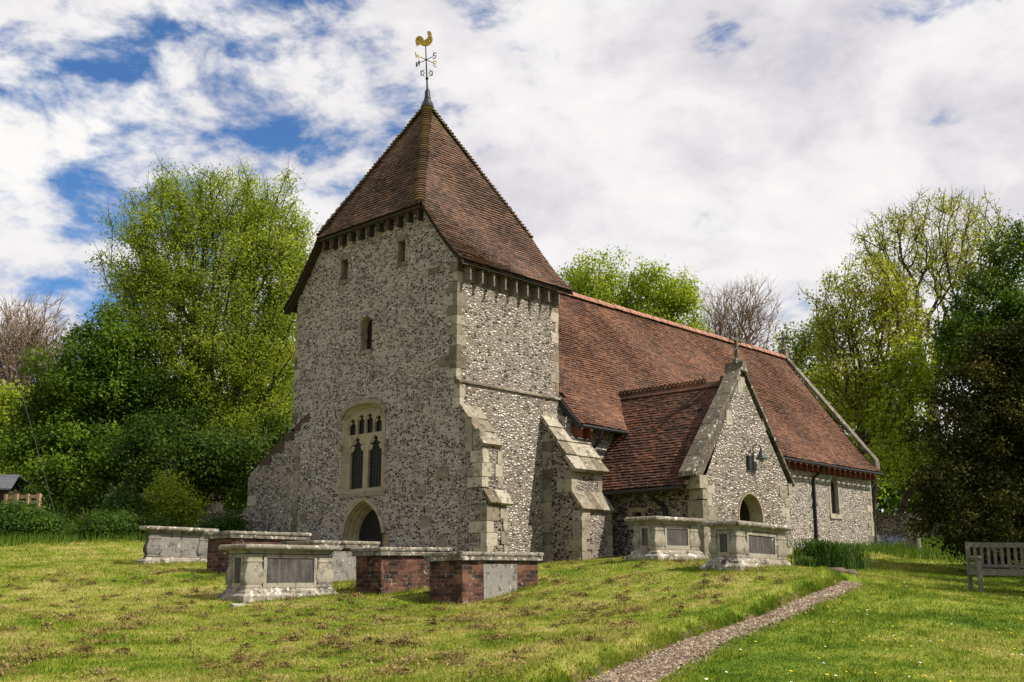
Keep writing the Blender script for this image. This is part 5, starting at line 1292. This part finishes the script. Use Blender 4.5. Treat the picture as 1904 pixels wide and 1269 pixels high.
# daffodil clumps where the path turns
def clump(px, py, d, n, rad, h, label, seed):
    rs = np.random.RandomState(seed); x, y, z = corner(px, py, d); z = hz(x, y); root = empty('daffodil_clump', (x, y, z), label, 'plant', 'daffodil clumps by the path')
    cx = rs.normal(0, rad[0]*.5, n); cy = rs.normal(0, rad[1]*.5, n); bx_ = x+cx*RT[0]+cy*HF[0]; by_ = y+cx*RT[1]+cy*HF[1]; bz_ = base_h(bx_, by_)
    a = rs.uniform(0, 2*math.pi, n); hh = h*rs.uniform(.6, 1.15, n); out = hh*rs.uniform(.2, .95, n); w = rs.uniform(.006, .010, n); dx, dy = np.cos(a), np.sin(a); tx, ty = -dy*w, dx*w
    L = [(0, 0, 1), (.12, .55, 1), (.45, .92, .8), (1., .92, .15)]
    V = []
    for o_, z_, ww in L:
        V.append(np.stack([bx_+dx*out*o_-tx*ww, by_+dy*out*o_-ty*ww, bz_+hh*z_-.02], 1)); V.append(np.stack([bx_+dx*out*o_+tx*ww, by_+dy*out*o_+ty*ww, bz_+hh*z_-.02], 1))
    V = np.stack(V, 1).reshape(-1, 3); o8 = np.arange(n)[:,None]*8; Q = np.concatenate([o8+np.array([[2*k, 2*k+1, 2*k+3, 2*k+2]]) for k in range(3)])
    npmesh('leaves', V, Q, LEAF['daff'], np.tile(rs.rand(n), 3), root); return root
clump(1535, 1074, 21.5, 900, (.46, .36), .66, 'dark green clump of arching daffodil leaves at the bend of the path', 1)
clump(1572, 1056, 25, 520, (.45, .4), .56, 'paler daffodil leaf clump nearer the nave wall behind the arching clump', 2)
clump(1500, 1062, 20.5, 200, (.16, .25), .36, 'small daffodil leaf clump beside the plinth of the pedestal tomb', 3)
# stones at the path's end
for k, (px, py, w) in enumerate(((1556, 1081, .20), (1580, 1079, .14))):
    x, y, z = corner(px, py, 20.4); z = hz(x, y); b = MB(); b.lathe([(w*.5, -.05), (w, .03), (w*.95, .09), (w*.6, .14)], (x, y, z), 9, 2.6); 
    M['brown_stone'] = mat_plain('brown_stone', (.10, .075, .05), .9); tag(b.build('edge_stone', 'brown_stone', None, True), ('larger' if k == 0 else 'smaller')+' rough brown stone lying at the far end of the gravel path', 'stone')

# ------------------------------------------------------------------ light and sky
AZ, EL = math.radians(157), math.radians(48)
sd = Vector((math.sin(AZ)*math.cos(EL), math.cos(AZ)*math.cos(EL), math.sin(EL)))
sun = bpy.data.lights.new('sun', 'SUN'); sun.energy = 5.0; sun.angle = math.radians(.5); sun.color = (1, .92, .79)
so = bpy.data.objects.new('sun', sun); COL.objects.link(so); so.rotation_euler = sd.to_track_quat('Z', 'Y').to_euler(); so.location = (0, 0, 60)
w = bpy.data.worlds.new('World'); SC.world = w; w.use_nodes = True; nt = w.node_tree; nt.nodes.clear()
class WT(NT):
    def __init__(s): s.t = nt; s.n = nt.nodes; s.out = nt.nodes.new('ShaderNodeOutputWorld')
t = WT()
sky = t.new('ShaderNodeTexSky', sky_type='NISHITA'); sky.sun_disc = False; sky.sun_elevation = EL; sky.sun_rotation = AZ; sky.air_density = 1.0; sky.dust_density = .3; sky.ozone_density = 2.0
g = t.new('ShaderNodeTexCoord').outputs['Generated']; sx = t.sep(g)
mp = t.new('ShaderNodeMapping'); t.put(mp.inputs[0], g); mp.inputs['Scale'].default_value = (1, 1, 1.75); mp.inputs['Location'].default_value = (.35, .8, .2); uv3 = mp.outputs[0]
n1 = t.noise(uv3, 10.5, 9, .60, .2); n2 = t.noise(uv3, 3.2, 4, .5, .2)
bd = Vector(ray(210, 140)).normalized()
dt = t.new('ShaderNodeVectorMath', operation='DOT_PRODUCT'); t.put(dt.inputs[0], g); dt.inputs[1].default_value = bd
blue = t.mapr(dt.outputs['Value'], .935, .99, -.055, .064)
dh = t.new('ShaderNodeVectorMath', operation='DOT_PRODUCT'); t.put(dh.inputs[0], g); dh.inputs[1].default_value = HF
behind = t.mapr(dh.outputs['Value'], .35, -.25, 0, .10)
cov = t.math('SUBTRACT', t.math('ADD', t.math('MULTIPLY', n1, .8), t.math('MULTIPLY', n2, .35)), t.math('ADD', blue, behind))
mask = t.mapr(cov, .385, .55, 0, 1)
n3 = t.noise(uv3, 4.6, 8, .6, .3)
tone = t.math('ADD', t.math('MULTIPLY', n3, .7), t.math('MULTIPLY', n1, .4))
cc = t.ramp(tone, [(.36, (.60, .59, .65)), (.47, (.80, .78, .82)), (.57, (.96, .94, .945)), (.68, (1.06, 1.04, 1.02))])
B1 = t.new('ShaderNodeBackground'); t.put(B1.inputs[0], t.mix(1., sky.outputs[0], (.50, .78, 1.06), 'MULTIPLY')); B1.inputs[1].default_value = .09
B2 = t.new('ShaderNodeBackground'); t.put(B2.inputs[0], cc); B2.inputs[1].default_value = .66
mx = t.new('ShaderNodeMixShader'); t.put(mx.inputs[0], mask); nt.links.new(B1.outputs[0], mx.inputs[1]); nt.links.new(B2.outputs[0], mx.inputs[2]); nt.links.new(mx.outputs[0], t.out.inputs[0])
vs = SC.view_settings; vs.view_transform = 'Standard'; vs.look = 'None'; vs.exposure = .5; vs.gamma = 1
SC.cycles.max_bounces = 6; SC.cycles.diffuse_bounces = 2; SC.cycles.transmission_bounces = 3; SC.cycles.use_denoising = True
